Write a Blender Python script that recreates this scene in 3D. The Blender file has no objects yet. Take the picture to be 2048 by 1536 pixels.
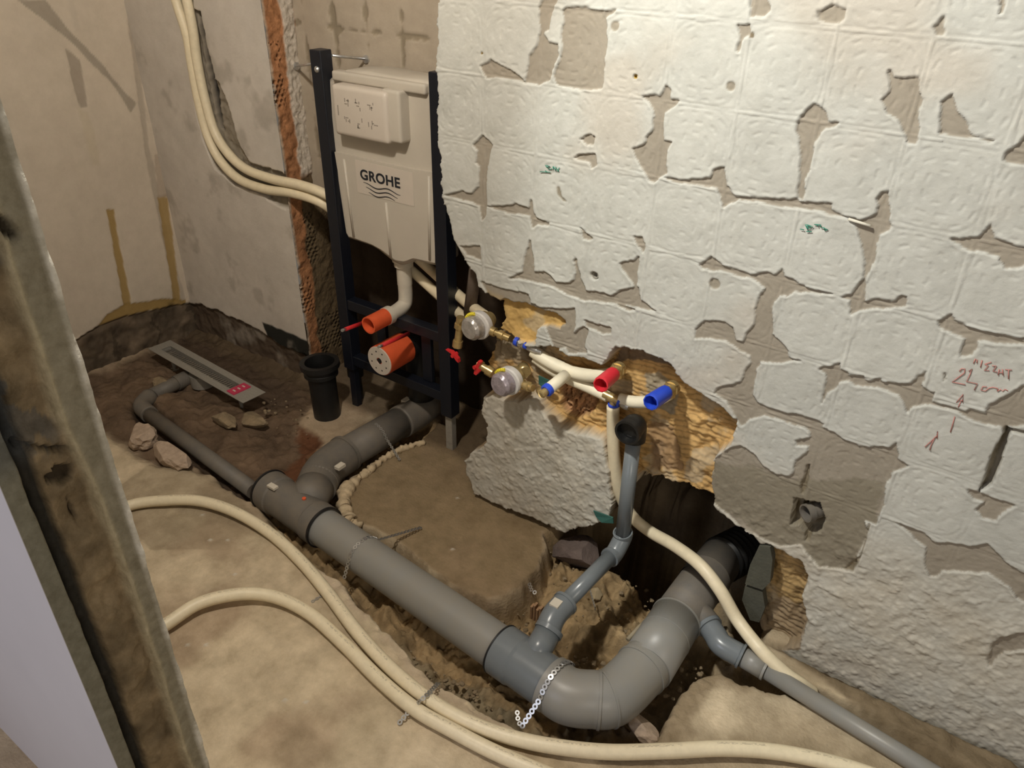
import bpy, math, random
import numpy as np
from mathutils import Vector, Matrix
random.seed(4); RNG = np.random.RandomState(7)
SC = bpy.context.scene
# ------------------------------------------------------------------ camera
FPX = 1527.0; CX, CY = 1024.0, 768.0
CAM = np.array([0.0, 0.0, 1.55])
def _ray(px, py): return np.array([(px-CX)/FPX, -(py-CY)/FPX, -1.0])
_up = -_ray(974, 3300); _up /= np.linalg.norm(_up)
_X = -_ray(-1562, -200); _X -= _X.dot(_up)*_up; _X /= np.linalg.norm(_X)
ROT = np.array([_X, np.cross(_up, _X), _up])
def at(px, py, ax, val):
    """point of the plane (axis ax = val) seen at photo pixel px,py"""
    d = ROT @ _ray(px, py); t = (val-CAM[ax])/d[ax]; return CAM + t*d
def aty(px, py, y): return at(px, py, 1, y)
def atz(px, py, z): return at(px, py, 2, z)
def atx(px, py, x): return at(px, py, 0, x)
cd = bpy.data.cameras.new('camera'); cam = bpy.data.objects.new('camera', cd)
SC.collection.objects.link(cam); SC.camera = cam
M4 = Matrix([list(ROT[i])+[CAM[i]] for i in range(3)]+[[0, 0, 0, 1]]); cam.matrix_world = M4
cd.sensor_width = 36; cd.lens = FPX/2048*36; cd.clip_start = .02
# ------------------------------------------------------------------ light, exposure
SC.view_settings.view_transform = 'Standard'; SC.view_settings.look = 'None'
SC.view_settings.exposure = 0.0; SC.view_settings.gamma = 1.0
try: SC.view_settings.use_curve_mapping = False
except Exception: pass
W = bpy.data.worlds.new('world'); SC.world = W; W.use_nodes = True
W.node_tree.nodes['Background'].inputs[0].default_value = (1.0, .88, .74, 1)
W.node_tree.nodes['Background'].inputs[1].default_value = .13
def lamp(name, kind, loc, power, color, size=.05, target=None, **kw):
    l = bpy.data.lights.new(name, kind); l.energy = power; l.color = color
    if kind == 'AREA': l.size = size
    else: l.shadow_soft_size = size
    for k, v in kw.items(): setattr(l, k, v)
    o = bpy.data.objects.new(name, l); SC.collection.objects.link(o); o.location = loc
    if target is not None:
        o.rotation_euler = (Vector(target)-Vector(loc)).to_track_quat('-Z', 'Y').to_euler()
    return o
LP = (-.93, .47, 2.27)
lamp('ceiling_lamp', 'POINT', LP, 84, (1, .915, .80), .05)
lamp('wall_boost_spot', 'SPOT', LP, 66, (.92, .98, .94), .05, target=(-.34, 1.486, .94), spot_size=math.radians(50), spot_blend=.5)  # added cone at the lamp's position, brightens the middle of the tiled wall
lamp('jamb_fill', 'AREA', (1.5, -.9, 1.7), 16, (1, .9, .76), .7, target=(-.9, .3, .8))  # added fill light, no real fixture; lifts the broken wall end
lamp('window_daylight', 'AREA', (-1.3, -1.6, 1.5), 15, (.82, .86, 1.0), .9, target=(-1.5, .2, .4))
# ------------------------------------------------------------------ noise
def vnoise(x, y, seed=0):
    r = np.random.RandomState(seed+11); T = r.rand(256, 256)
    xi = np.floor(x).astype(int); yi = np.floor(y).astype(int)
    fx = x-xi; fy = y-yi; fx = fx*fx*(3-2*fx); fy = fy*fy*(3-2*fy)
    a = T[yi % 256, xi % 256]; b = T[yi % 256, (xi+1) % 256]
    c = T[(yi+1) % 256, xi % 256]; d = T[(yi+1) % 256, (xi+1) % 256]
    return (a*(1-fx)+b*fx)*(1-fy)+(c*(1-fx)+d*fx)*fy-.5
def fbm(x, y, s, seed=0, o=4):
    r = 0; a = 1.0
    for i in range(o):
        r = r+a*vnoise(x/s+17.3*i, y/s+5.1*i, seed+i*7); s *= .5; a *= .5
    return r
def sst(v, a, b):
    t = np.clip((v-a)/(b-a), 0, 1); return t*t*(3-2*t)
def sdf(U, V, poly, margin=.12):
    """signed distance to polygon, negative inside; far values = margin"""
    poly = np.asarray(poly, float); out = np.full(U.shape, margin)
    lo = poly.min(0)-margin; hi = poly.max(0)+margin
    m = (U > lo[0]) & (U < hi[0]) & (V > lo[1]) & (V < hi[1])
    if not m.any(): return out
    u = U[m]; v = V[m]; d = np.full(u.shape, 1e9); ins = np.zeros(u.shape, bool)
    n = len(poly)
    for i in range(n):
        a = poly[i]; b = poly[(i+1) % n]; e = b-a; L = e.dot(e)+1e-12
        t = np.clip(((u-a[0])*e[0]+(v-a[1])*e[1])/L, 0, 1)
        d = np.minimum(d, (u-a[0]-t*e[0])**2+(v-a[1]-t*e[1])**2)
        c = ((a[1] > v) != (b[1] > v))
        if abs(e[1]) > 1e-12: ins ^= c & (u < e[0]*(v-a[1])/e[1]+a[0])
    d = np.sqrt(d); out[m] = np.where(ins, -d, np.minimum(d, margin)); return out
# ------------------------------------------------------------------ materials
def mat(name, col, rough=.6, metal=0.0, var=.25, vscale=30, bump=.0, bscale=120, attr=False, col2=None, spec=.5, stretch=(1, 1, 1), coat=0.0, trans=0.0):
    m = bpy.data.materials.new(name); m.use_nodes = True; nt = m.node_tree; N = nt.nodes; L = nt.links
    b = N['Principled BSDF']; b.inputs['Roughness'].default_value = rough; b.inputs['Metallic'].default_value = metal
    b.inputs['Specular IOR Level'].default_value = spec
    b.inputs['Coat Weight'].default_value = coat; b.inputs['Transmission Weight'].default_value = trans
    tc = N.new('ShaderNodeTexCoord'); mp = N.new('ShaderNodeMapping'); mp.inputs['Scale'].default_value = stretch
    L.new(tc.outputs['Object'], mp.inputs['Vector'])
    nz = N.new('ShaderNodeTexNoise'); nz.inputs['Scale'].default_value = vscale; nz.inputs['Detail'].default_value = 6
    nz.inputs['Roughness'].default_value = .65
    L.new(mp.outputs[0], nz.inputs['Vector'])
    rp = N.new('ShaderNodeMapRange'); rp.inputs['From Min'].default_value = .3; rp.inputs['From Max'].default_value = .7
    L.new(nz.outputs['Fac'], rp.inputs['Value'])
    mx = N.new('ShaderNodeMix'); mx.data_type = 'RGBA'
    L.new(rp.outputs[0], mx.inputs[0])
    if attr:
        at_ = N.new('ShaderNodeAttribute'); at_.attribute_name = 'Col'
        dk = N.new('ShaderNodeMix'); dk.data_type = 'RGBA'; dk.blend_type = 'MULTIPLY'; dk.inputs[0].default_value = 1
        dk.inputs[7].default_value = (1-var, 1-var*1.05, 1-var*1.15, 1)
        L.new(at_.outputs['Color'], dk.inputs[6]); L.new(dk.outputs[2], mx.inputs[6]); L.new(at_.outputs['Color'], mx.inputs[7])
    else:
        c2 = col2 or tuple(c*(1-var) for c in col)
        mx.inputs[6].default_value = (*c2, 1); mx.inputs[7].default_value = (*col, 1)
    L.new(mx.outputs[2], b.inputs['Base Color'])
    if bump:
        n2 = N.new('ShaderNodeTexNoise'); n2.inputs['Scale'].default_value = bscale; n2.inputs['Detail'].default_value = 5
        L.new(mp.outputs[0], n2.inputs['Vector'])
        bp = N.new('ShaderNodeBump'); bp.inputs['Strength'].default_value = bump; bp.inputs['Distance'].default_value = .003
        L.new(n2.outputs['Fac'], bp.inputs['Height']); L.new(bp.outputs[0], b.inputs['Normal'])
    return m
def hose_mat():
    m = mat('cream_sleeve', (.80, .70, .50), .45, var=.12, vscale=60)
    nt = m.node_tree; N = nt.nodes; L = nt.links; b = N['Principled BSDF']
    uv = N.new('ShaderNodeUVMap'); uv.uv_map = 'UVMap'; sp = N.new('ShaderNodeSeparateXYZ'); L.new(uv.outputs[0], sp.inputs[0])
    def mth(op, a, bb, c=None):
        n = N.new('ShaderNodeMath'); n.operation = op
        for i, q in enumerate((a, bb)):
            if q is None: continue
            if isinstance(q, (int, float)): n.inputs[i].default_value = q
            else: L.new(q, n.inputs[i])
        return n.outputs[0]
    vv = sp.outputs[1]; uu = sp.outputs[0]
    band = mth('LESS_THAN', mth('ABSOLUTE', mth('SUBTRACT', vv, .27), None), .022)
    cell = mth('SNAP', uu, .0045)
    wn = N.new('ShaderNodeTexWhiteNoise'); wn.noise_dimensions = '2D'
    cmb = N.new('ShaderNodeCombineXYZ'); L.new(cell, cmb.inputs[0]); L.new(mth('SNAP', vv, .02), cmb.inputs[1]); L.new(cmb.outputs[0], wn.inputs['Vector'])
    on = mth('GREATER_THAN', wn.outputs['Value'], .52)
    word = mth('LESS_THAN', mth('FRACT', mth('MULTIPLY', uu, 5.5), None), .62)
    f = mth('MULTIPLY', mth('MULTIPLY', band, on), mth('MULTIPLY', word, .34))
    old = [l for l in L if l.to_node == b and l.to_socket.name == 'Base Color'][0].from_socket
    mx = N.new('ShaderNodeMix'); mx.data_type = 'RGBA'; mx.inputs[7].default_value = (.16, .13, .1, 1)
    L.new(f, mx.inputs[0]); L.new(old, mx.inputs[6]); L.new(mx.outputs[2], b.inputs['Base Color'])
    return m
MW = mat('wall_plaster', (1, 1, 1), .85, attr=True, var=.11, vscale=22, bump=.28, bscale=120, spec=.25)
MF = mat('floor_ground', (1, 1, 1), .9, attr=True, var=.34, vscale=16, bump=.8, bscale=130, spec=.2)
MB = mat('brick_face', (1, 1, 1), .9, attr=True, var=.35, vscale=60, bump=.7, bscale=150, spec=.2)
M_pipe = mat('grey_pvc', (.235, .235, .225), .40, var=.18, vscale=14, col2=(.25, .235, .205), spec=.5)
M_pipe_new = mat('grey_pvc_clean', (.165, .185, .20), .28, var=.1, vscale=10, spec=.5)
M_pipe_dusty = mat('dusty_pvc', (.12, .112, .10), .6, var=.3, vscale=20, col2=(.17, .145, .115))
M_rub = mat('black_rubber', (.008, .008, .009), .5, var=.2)
M_blackp = mat('black_plastic', (.012, .012, .012), .45, var=.3)
M_frame = mat('navy_powder_coat', (.0065, .0085, .015), .42, var=.15, vscale=90)
M_cist = mat('white_styrene', (.50, .455, .385), .55, var=.07, vscale=12, bump=.1)
M_cist2 = mat('white_plastic', (.56, .50, .43), .4, var=.05)
M_ink = mat('black_ink', (.012, .014, .02), .6, var=.1)
M_mark = mat('grey_print', (.30, .26, .22), .6, var=.2)
M_white = mat('white_pvc', (.60, .55, .46), .4, var=.1)
M_orange = mat('orange_plastic', (.72, .11, .035), .45, var=.12)
M_red = mat('red_plastic', (.62, .025, .03), .4, var=.1)
M_redcap = mat('red_cap_plastic', (.66, .03, .045), .4, var=.08)
M_blue = mat('blue_cap_plastic', (.025, .075, .60), .4, var=.08)
M_brass = mat('brass', (.62, .47, .22), .32, .65, var=.3, vscale=80)
M_zinc = mat('zinc_plated', (.72, .73, .74), .35, .9, var=.2, vscale=100)
M_steel = mat('brushed_steel', (.36, .34, .30), .5, .25, var=.25, vscale=60, stretch=(1, 8, 1))
M_hose = hose_mat()
M_hosew = mat('white_foam_sleeve', (.80, .74, .58), .5, var=.1)
M_dark = mat('dark_cavity', (.03, .024, .018), .95, var=.4)
M_foam = mat('construction_foam', (.60, .47, .30), .8, var=.3, vscale=60, bump=.8, bscale=90)
M_stone = mat('rubble', (.30, .225, .135), .95, var=.4, vscale=40, bump=.8)
M_brick = mat('broken_brick', (.50, .38, .28), .9, var=.35, vscale=50, bump=.8)
M_slate = mat('grey_slate', (.085, .085, .065), .8, var=.3, vscale=30, bump=.5)
M_wood = mat('splintered_wood', (.42, .25, .13), .8, var=.4, vscale=60, stretch=(1, 6, 1))
M_yel = mat('yellow_plastic', (.85, .72, .04), .5, var=.05)
M_foil = mat('foil_film', (.50, .47, .44), .22, .35, var=.4, vscale=70, bump=1.0, bscale=60)
M_foil2 = mat('lilac_film', (.44, .39, .44), .25, .3, var=.4, vscale=70, bump=1.0, bscale=60)
M_green = mat('green_tape', (.035, .12, .10), .6, var=.2)
M_inkr = mat('red_pencil', (.60, .26, .23), .8, var=.3)
M_inkg = mat('green_pen', (.02, .22, .15), .7, var=.2)
M_tag = mat('pink_tag', (.52, .03, .09), .5, var=.1)
M_lilac = mat('white_paint', (.66, .63, .66), .5, var=.04, vscale=6)
M_stud = mat('dark_timber', (.05, .036, .024), .85, var=.4, vscale=30, stretch=(6, 6, 1))
# ------------------------------------------------------------------ object helpers
COL = SC.collection; BASE = {}
def thing(name, label, cat, loc, group=None):
    o = bpy.data.objects.new(name, None); COL.objects.link(o); o.location = loc; o.empty_display_size = .05
    o['label'] = label; o['category'] = cat
    if group: o['group'] = group
    BASE[o.name] = np.array(loc, float); return o
def tag(o, label, cat, group=None):
    o['label'] = label; o['category'] = cat
    if group: o['group'] = group
    return o
def link(name, me, m, parent=None, origin=None):
    o = bpy.data.objects.new(name, me); COL.objects.link(o)
    if m is not None and not me.materials: me.materials.append(m)
    b = np.zeros(3)
    if parent is not None:
        o.parent = parent; b = BASE[parent.name]
    elif origin is not None:
        b = np.array(origin, float); o.location = origin
    if np.abs(b).max() > 0: me.transform(Matrix.Translation(Vector(-b)))
    BASE[o.name] = b; return o
def mesh_np(name, V, F, smooth=True, col=None):
    V = np.asarray(V, np.float32); F = np.asarray(F, np.int32); k = F.shape[1]
    me = bpy.data.meshes.new(name); me.vertices.add(len(V)); me.vertices.foreach_set('co', V.ravel())
    me.loops.add(F.size); me.loops.foreach_set('vertex_index', F.ravel())
    me.polygons.add(len(F)); me.polygons.foreach_set('loop_start', np.arange(0, F.size, k, dtype=np.int32))
    me.polygons.foreach_set('use_smooth', np.full(len(F), smooth))
    me.update(calc_edges=True)
    if col is not None:
        a = me.color_attributes.new('Col', 'FLOAT_COLOR', 'POINT')
        c = np.ones((len(V), 4), np.float32); c[:, :3] = np.clip(col, 0, 1); a.data.foreach_set('color', c.ravel())
    return me
class MBld:
    """collects shapes into one mesh"""
    def __init__(s): s.v = []; s.f = []; s.sm = []; s.uv = {}
    def add(s, V, F, smooth=True, uv=None):
        o = len(s.v); s.v += [tuple(map(float, p)) for p in V]
        for i, f in enumerate(F):
            if uv is not None: s.uv[len(s.f)] = uv[i]
            s.f.append(tuple(q+o for q in f)); s.sm.append(smooth)
        return s
    def build(s, name, m, parent=None, origin=None):
        me = bpy.data.meshes.new(name); me.from_pydata(s.v, [], s.f)
        me.polygons.foreach_set('use_smooth', s.sm)
        if s.uv:
            ul = me.uv_layers.new(name='UVMap')
            for p in me.polygons:
                if p.index in s.uv:
                    for li, q in zip(p.loop_indices, s.uv[p.index]): ul.data[li].uv = q
        me.update(); return link(name, me, m, parent, origin)
    def tube(s, P, r, seg=20, cap=True, uv=False, ribs=0, wall=0, squash=1.0):
        P = [np.array(p, float) for p in P]; n = len(P)
        R = r if hasattr(r, '__len__') else [r]*n
        T = []
        for i in range(n):
            t = P[min(i+1, n-1)]-P[max(i-1, 0)]; T.append(t/(np.linalg.norm(t)+1e-12))
        ref = np.array([0, 0, 1.]) if abs(T[0][2]) < .9 else np.array([0, 1., 0])
        nrm = ref-T[0]*ref.dot(T[0]); nrm /= np.linalg.norm(nrm); rings = []; dist = [0]
        V = []
        for i in range(n):
            nrm = nrm-T[i]*nrm.dot(T[i]); nrm /= np.linalg.norm(nrm); bi = np.cross(T[i], nrm)
            if i: dist.append(dist[-1]+np.linalg.norm(P[i]-P[i-1]))
            for k in range(seg):
                a = 2*math.pi*k/seg; rr = R[i]*(1+(ribs*.5*(1 if (k % 2) else -1) if ribs else 0))
                V.append(P[i]+rr*(math.sin(a)*nrm+math.cos(a)*bi))
        F = []; UV = []
        for i in range(n-1):
            for k in range(seg):
                k2 = (k+1) % seg; F.append((i*seg+k, i*seg+k2, (i+1)*seg+k2, (i+1)*seg+k))
                UV.append([(dist[i], k/seg), (dist[i], (k+1)/seg), (dist[i+1], (k+1)/seg), (dist[i+1], k/seg)])
        s.add(V, F, True, UV if uv else None)
        if cap:
            o = len(s.v)-len(V)
            s.f.append(tuple(range(o, o+seg))[::-1]); s.sm.append(False)
            s.f.append(tuple(range(o+(n-1)*seg, o+n*seg))); s.sm.append(False)
        return s
    def lathe(s, o, d, prof, seg=28, cap=True, flat=()):
        """profile of (distance along d, radius); duplicated rings give sharp edges"""
        o = np.array(o, float); d = np.array(d, float); d /= np.linalg.norm(d)
        ref = np.array([0, 0, 1.]) if abs(d[2]) < .9 else np.array([1., 0, 0])
        u = np.cross(d, ref); u /= np.linalg.norm(u); w = np.cross(d, u)
        for i in range(len(prof)-1):
            V = []; F = []
            for (t, r) in (prof[i], prof[i+1]):
                for k in range(seg):
                    a = 2*math.pi*k/seg; V.append(o+d*t+r*(math.cos(a)*u+math.sin(a)*w))
            for k in range(seg): F.append((k, (k+1) % seg, seg+(k+1) % seg, seg+k))
            s.add(V, F, True)
        if cap:
            for (t, r), rev in ((prof[0], True), (prof[-1], False)):
                if r < 1e-6: continue
                V = [o+d*t+r*(math.cos(2*math.pi*k/seg)*u+math.sin(2*math.pi*k/seg)*w) for k in range(seg)]
                s.add(V, [tuple(range(seg))], False)
        return s
    def box(s, lo, hi, bev=.0, rot=None, org=None):
        lo = np.array(lo, float); hi = np.array(hi, float)
        import bmesh
        bm = bmesh.new(); bmesh.ops.create_cube(bm, size=1)
        for v in bm.verts: v.co = Vector((lo+hi)/2+np.array(v.co)*(hi-lo))
        if bev: bmesh.ops.bevel(bm, geom=list(bm.edges), offset=bev, segments=3, profile=.6, affect='EDGES')
        bm.verts.index_update()
        V = [np.array(v.co) for v in bm.verts]
        if rot is not None:
            og = np.array(org, float); V = [og+np.array(rot) @ (p-og) for p in V]
        s.add(V, [[v.index for v in f.verts] for f in bm.faces], bev > 0.004); bm.free(); return s
    def prism(s, poly, d, bev=0):
        """poly: 3-D points (flat), extruded by vector d, edge slightly chamfered"""
        P = [np.array(p, float) for p in poly]; n = len(P); d = np.array(d, float)
        s.add(P+[p+d for p in P], [tuple(range(n)), tuple(range(2*n-1, n-1, -1))]+[(i, i+n, (i+1) % n+n, (i+1) % n) for i in range(n)], False)
        return s
def spline(P, n=8):
    P = [np.array(p, float) for p in P]; Q = [2*P[0]-P[1]]+P+[2*P[-1]-P[-2]]; out = []
    for i in range(1, len(Q)-2):
        p0, p1, p2, p3 = Q[i-1:i+3]
        for k in range(n):
            t = k/n; out.append(.5*((2*p1)+(-p0+p2)*t+(2*p0-5*p1+4*p2-p3)*t*t+(-p0+3*p1-3*p2+p3)*t**3))
    out.append(P[-1]); return out
def lump(c, r, seed, sub=2, sq=(1, 1, .7), rough=.35):
    """a stone: icosphere pushed about by noise"""
    import bmesh
    bm = bmesh.new(); bmesh.ops.create_icosphere(bm, subdivisions=sub, radius=1); rr = random.Random(seed)
    ax = [Vector((rr.gauss(0, 1), rr.gauss(0, 1), rr.gauss(0, 1))).normalized() for _ in range(9)]; of = [rr.uniform(.45, .95) for _ in ax]
    for v in bm.verts:
        p = v.co.copy()
        if sub > 2: p *= 1+.10*math.sin(p.x*9+seed)*math.sin(p.y*8+1)+.07*math.sin(p.z*15+p.x*13+seed)
        for a, o in zip(ax, of):
            d = p.dot(a)-o
            if d > 0: p -= a*d*.95
        v.co = p
    bm.verts.index_update()
    V = [np.array(c)+np.array(v.co)*np.array(sq)*r for v in bm.verts]; F = [[v.index for v in f.verts] for f in bm.faces]; bm.free(); return V, F
# ------------------------------------------------------------------ heightfield walls
def axis_coords(lo, f0, f1, hi, fine, coarse=.04):
    a = list(np.arange(lo, f0, coarse)); b = list(np.arange(f0, f1, fine)); c = list(np.arange(f1, hi+coarse*.5, coarse)); return np.array(a+b+c)
def face_index(nv, nu):
    I = np.arange(nv*nu).reshape(nv, nu); return np.stack([I[:-1, :-1], I[:-1, 1:], I[1:, 1:], I[1:, :-1]], -1)
def relief(name, us, vs, place, H, C, m, hole=None, thick=.0, backcol=(.2, .15, .1), flip=False, seed=1):
    """place(U,V,H)->xyz; hole: signed distance (neg = removed); thick: depth of the cut faces"""
    U, V = np.meshgrid(us, vs); U = U.copy(); V = V.copy(); nv, nu = U.shape; F = face_index(nv, nu)
    if hole is not None:
        hc = (hole[:-1, :-1]+hole[1:, 1:]+hole[1:, :-1]+hole[:-1, 1:])/4; keep = hc > 0
        gu = np.gradient(hole, axis=1)/np.gradient(U, axis=1); gv = np.gradient(hole, axis=0)/np.gradient(V, axis=0)
        g = np.hypot(gu, gv)+1e-6; used = np.zeros((nv, nu), int)
        for (a, b) in ((slice(0, -1), slice(0, -1)), (slice(0, -1), slice(1, None)), (slice(1, None), slice(0, -1)), (slice(1, None), slice(1, None))):
            used[a, b] += keep
        bd = (used > 0) & (used < 4); bd[0] = bd[-1] = False; bd[:, 0] = bd[:, -1] = False
        mv = np.clip(-hole/g, -.0045, .0045)*bd
        U += mv*gu/g; V += mv*gv/g
    else: keep = np.ones((nv-1, nu-1), bool)
    P = place(U, V, H).reshape(-1, 3); C = C.reshape(-1, 3); Q = F[keep]
    if hole is not None and thick:
        kp = np.pad(keep, 1, constant_values=True); E = []
        k = keep; I = np.arange(nv*nu).reshape(nv, nu)
        r, c = np.where(k & ~kp[:-2, 1:-1]); E.append(np.stack([I[r, c], I[r, c+1]], 1))
        r, c = np.where(k & ~kp[2:, 1:-1]); E.append(np.stack([I[r+1, c+1], I[r+1, c]], 1))
        r, c = np.where(k & ~kp[1:-1, :-2]); E.append(np.stack([I[r+1, c], I[r, c]], 1))
        r, c = np.where(k & ~kp[1:-1, 2:]); E.append(np.stack([I[r, c+1], I[r+1, c+1]], 1))
        E = np.concatenate(E); ids = np.unique(E); steps = 5; cur = {i: i for i in ids}; nP = [P]; nC = [C]; cnt = len(P); QQ = [Q]
        look = np.zeros(len(P), int); prev = ids
        pb = P[ids]; n0 = place(np.zeros((1, 1)), np.zeros((1, 1)), np.zeros((1, 1)))[0, 0]; n1 = place(np.zeros((1, 1)), np.zeros((1, 1)), np.full((1, 1), -1.0))[0, 0]; nd = n1-n0
        rs = np.random.RandomState(seed); prevmap = np.arange(cnt)
        for sidx in range(1, steps+1):
            dd = thick*sidx/steps; q = pb+nd*dd
            s1 = q[:, 0]*31+q[:, 2]*57+q[:, 1]*23
            q = q+.006*np.stack([vnoise(s1*2, s1*3+sidx*3.1, 3), np.zeros(len(q)), vnoise(s1*2.3+9, s1*2-sidx*2.2, 5)], 1)
            nP.append(q); bc = np.array(backcol)*(1+.6*vnoise(s1*4, s1*2+sidx*1.7, 9))[:, None]; nC.append(bc if sidx > 1 else bc*.5+C[ids]*.5)
            new = np.zeros(cnt, int); new[ids] = np.arange(len(ids))+sum(len(x) for x in nP[:-1])
            a = prevmap[E[:, 0]]; b = prevmap[E[:, 1]]; QQ.append(np.stack([b, a, new[E[:, 0]], new[E[:, 1]]], 1)); prevmap = new
        P = np.concatenate(nP); C = np.concatenate(nC); Q = np.concatenate(QQ)
    if flip: Q = Q[:, ::-1]
    us_ = np.unique(Q); mp = np.zeros(len(P), int); mp[us_] = np.arange(len(us_))
    o = link(name, mesh_np(name, P[us_], mp[Q], True, C[us_]), m); o['kind'] = 'structure'; return o
def stk(*a): return np.stack(a, -1)
def lerpc(C, col, w): return C*(1-w[..., None])+np.array(col)*w[..., None]
D = 1.486
def wp(pts, y=D): return [(lambda p: (p[0], p[2]))(aty(x, yy, y)) for x, yy in pts]
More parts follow.
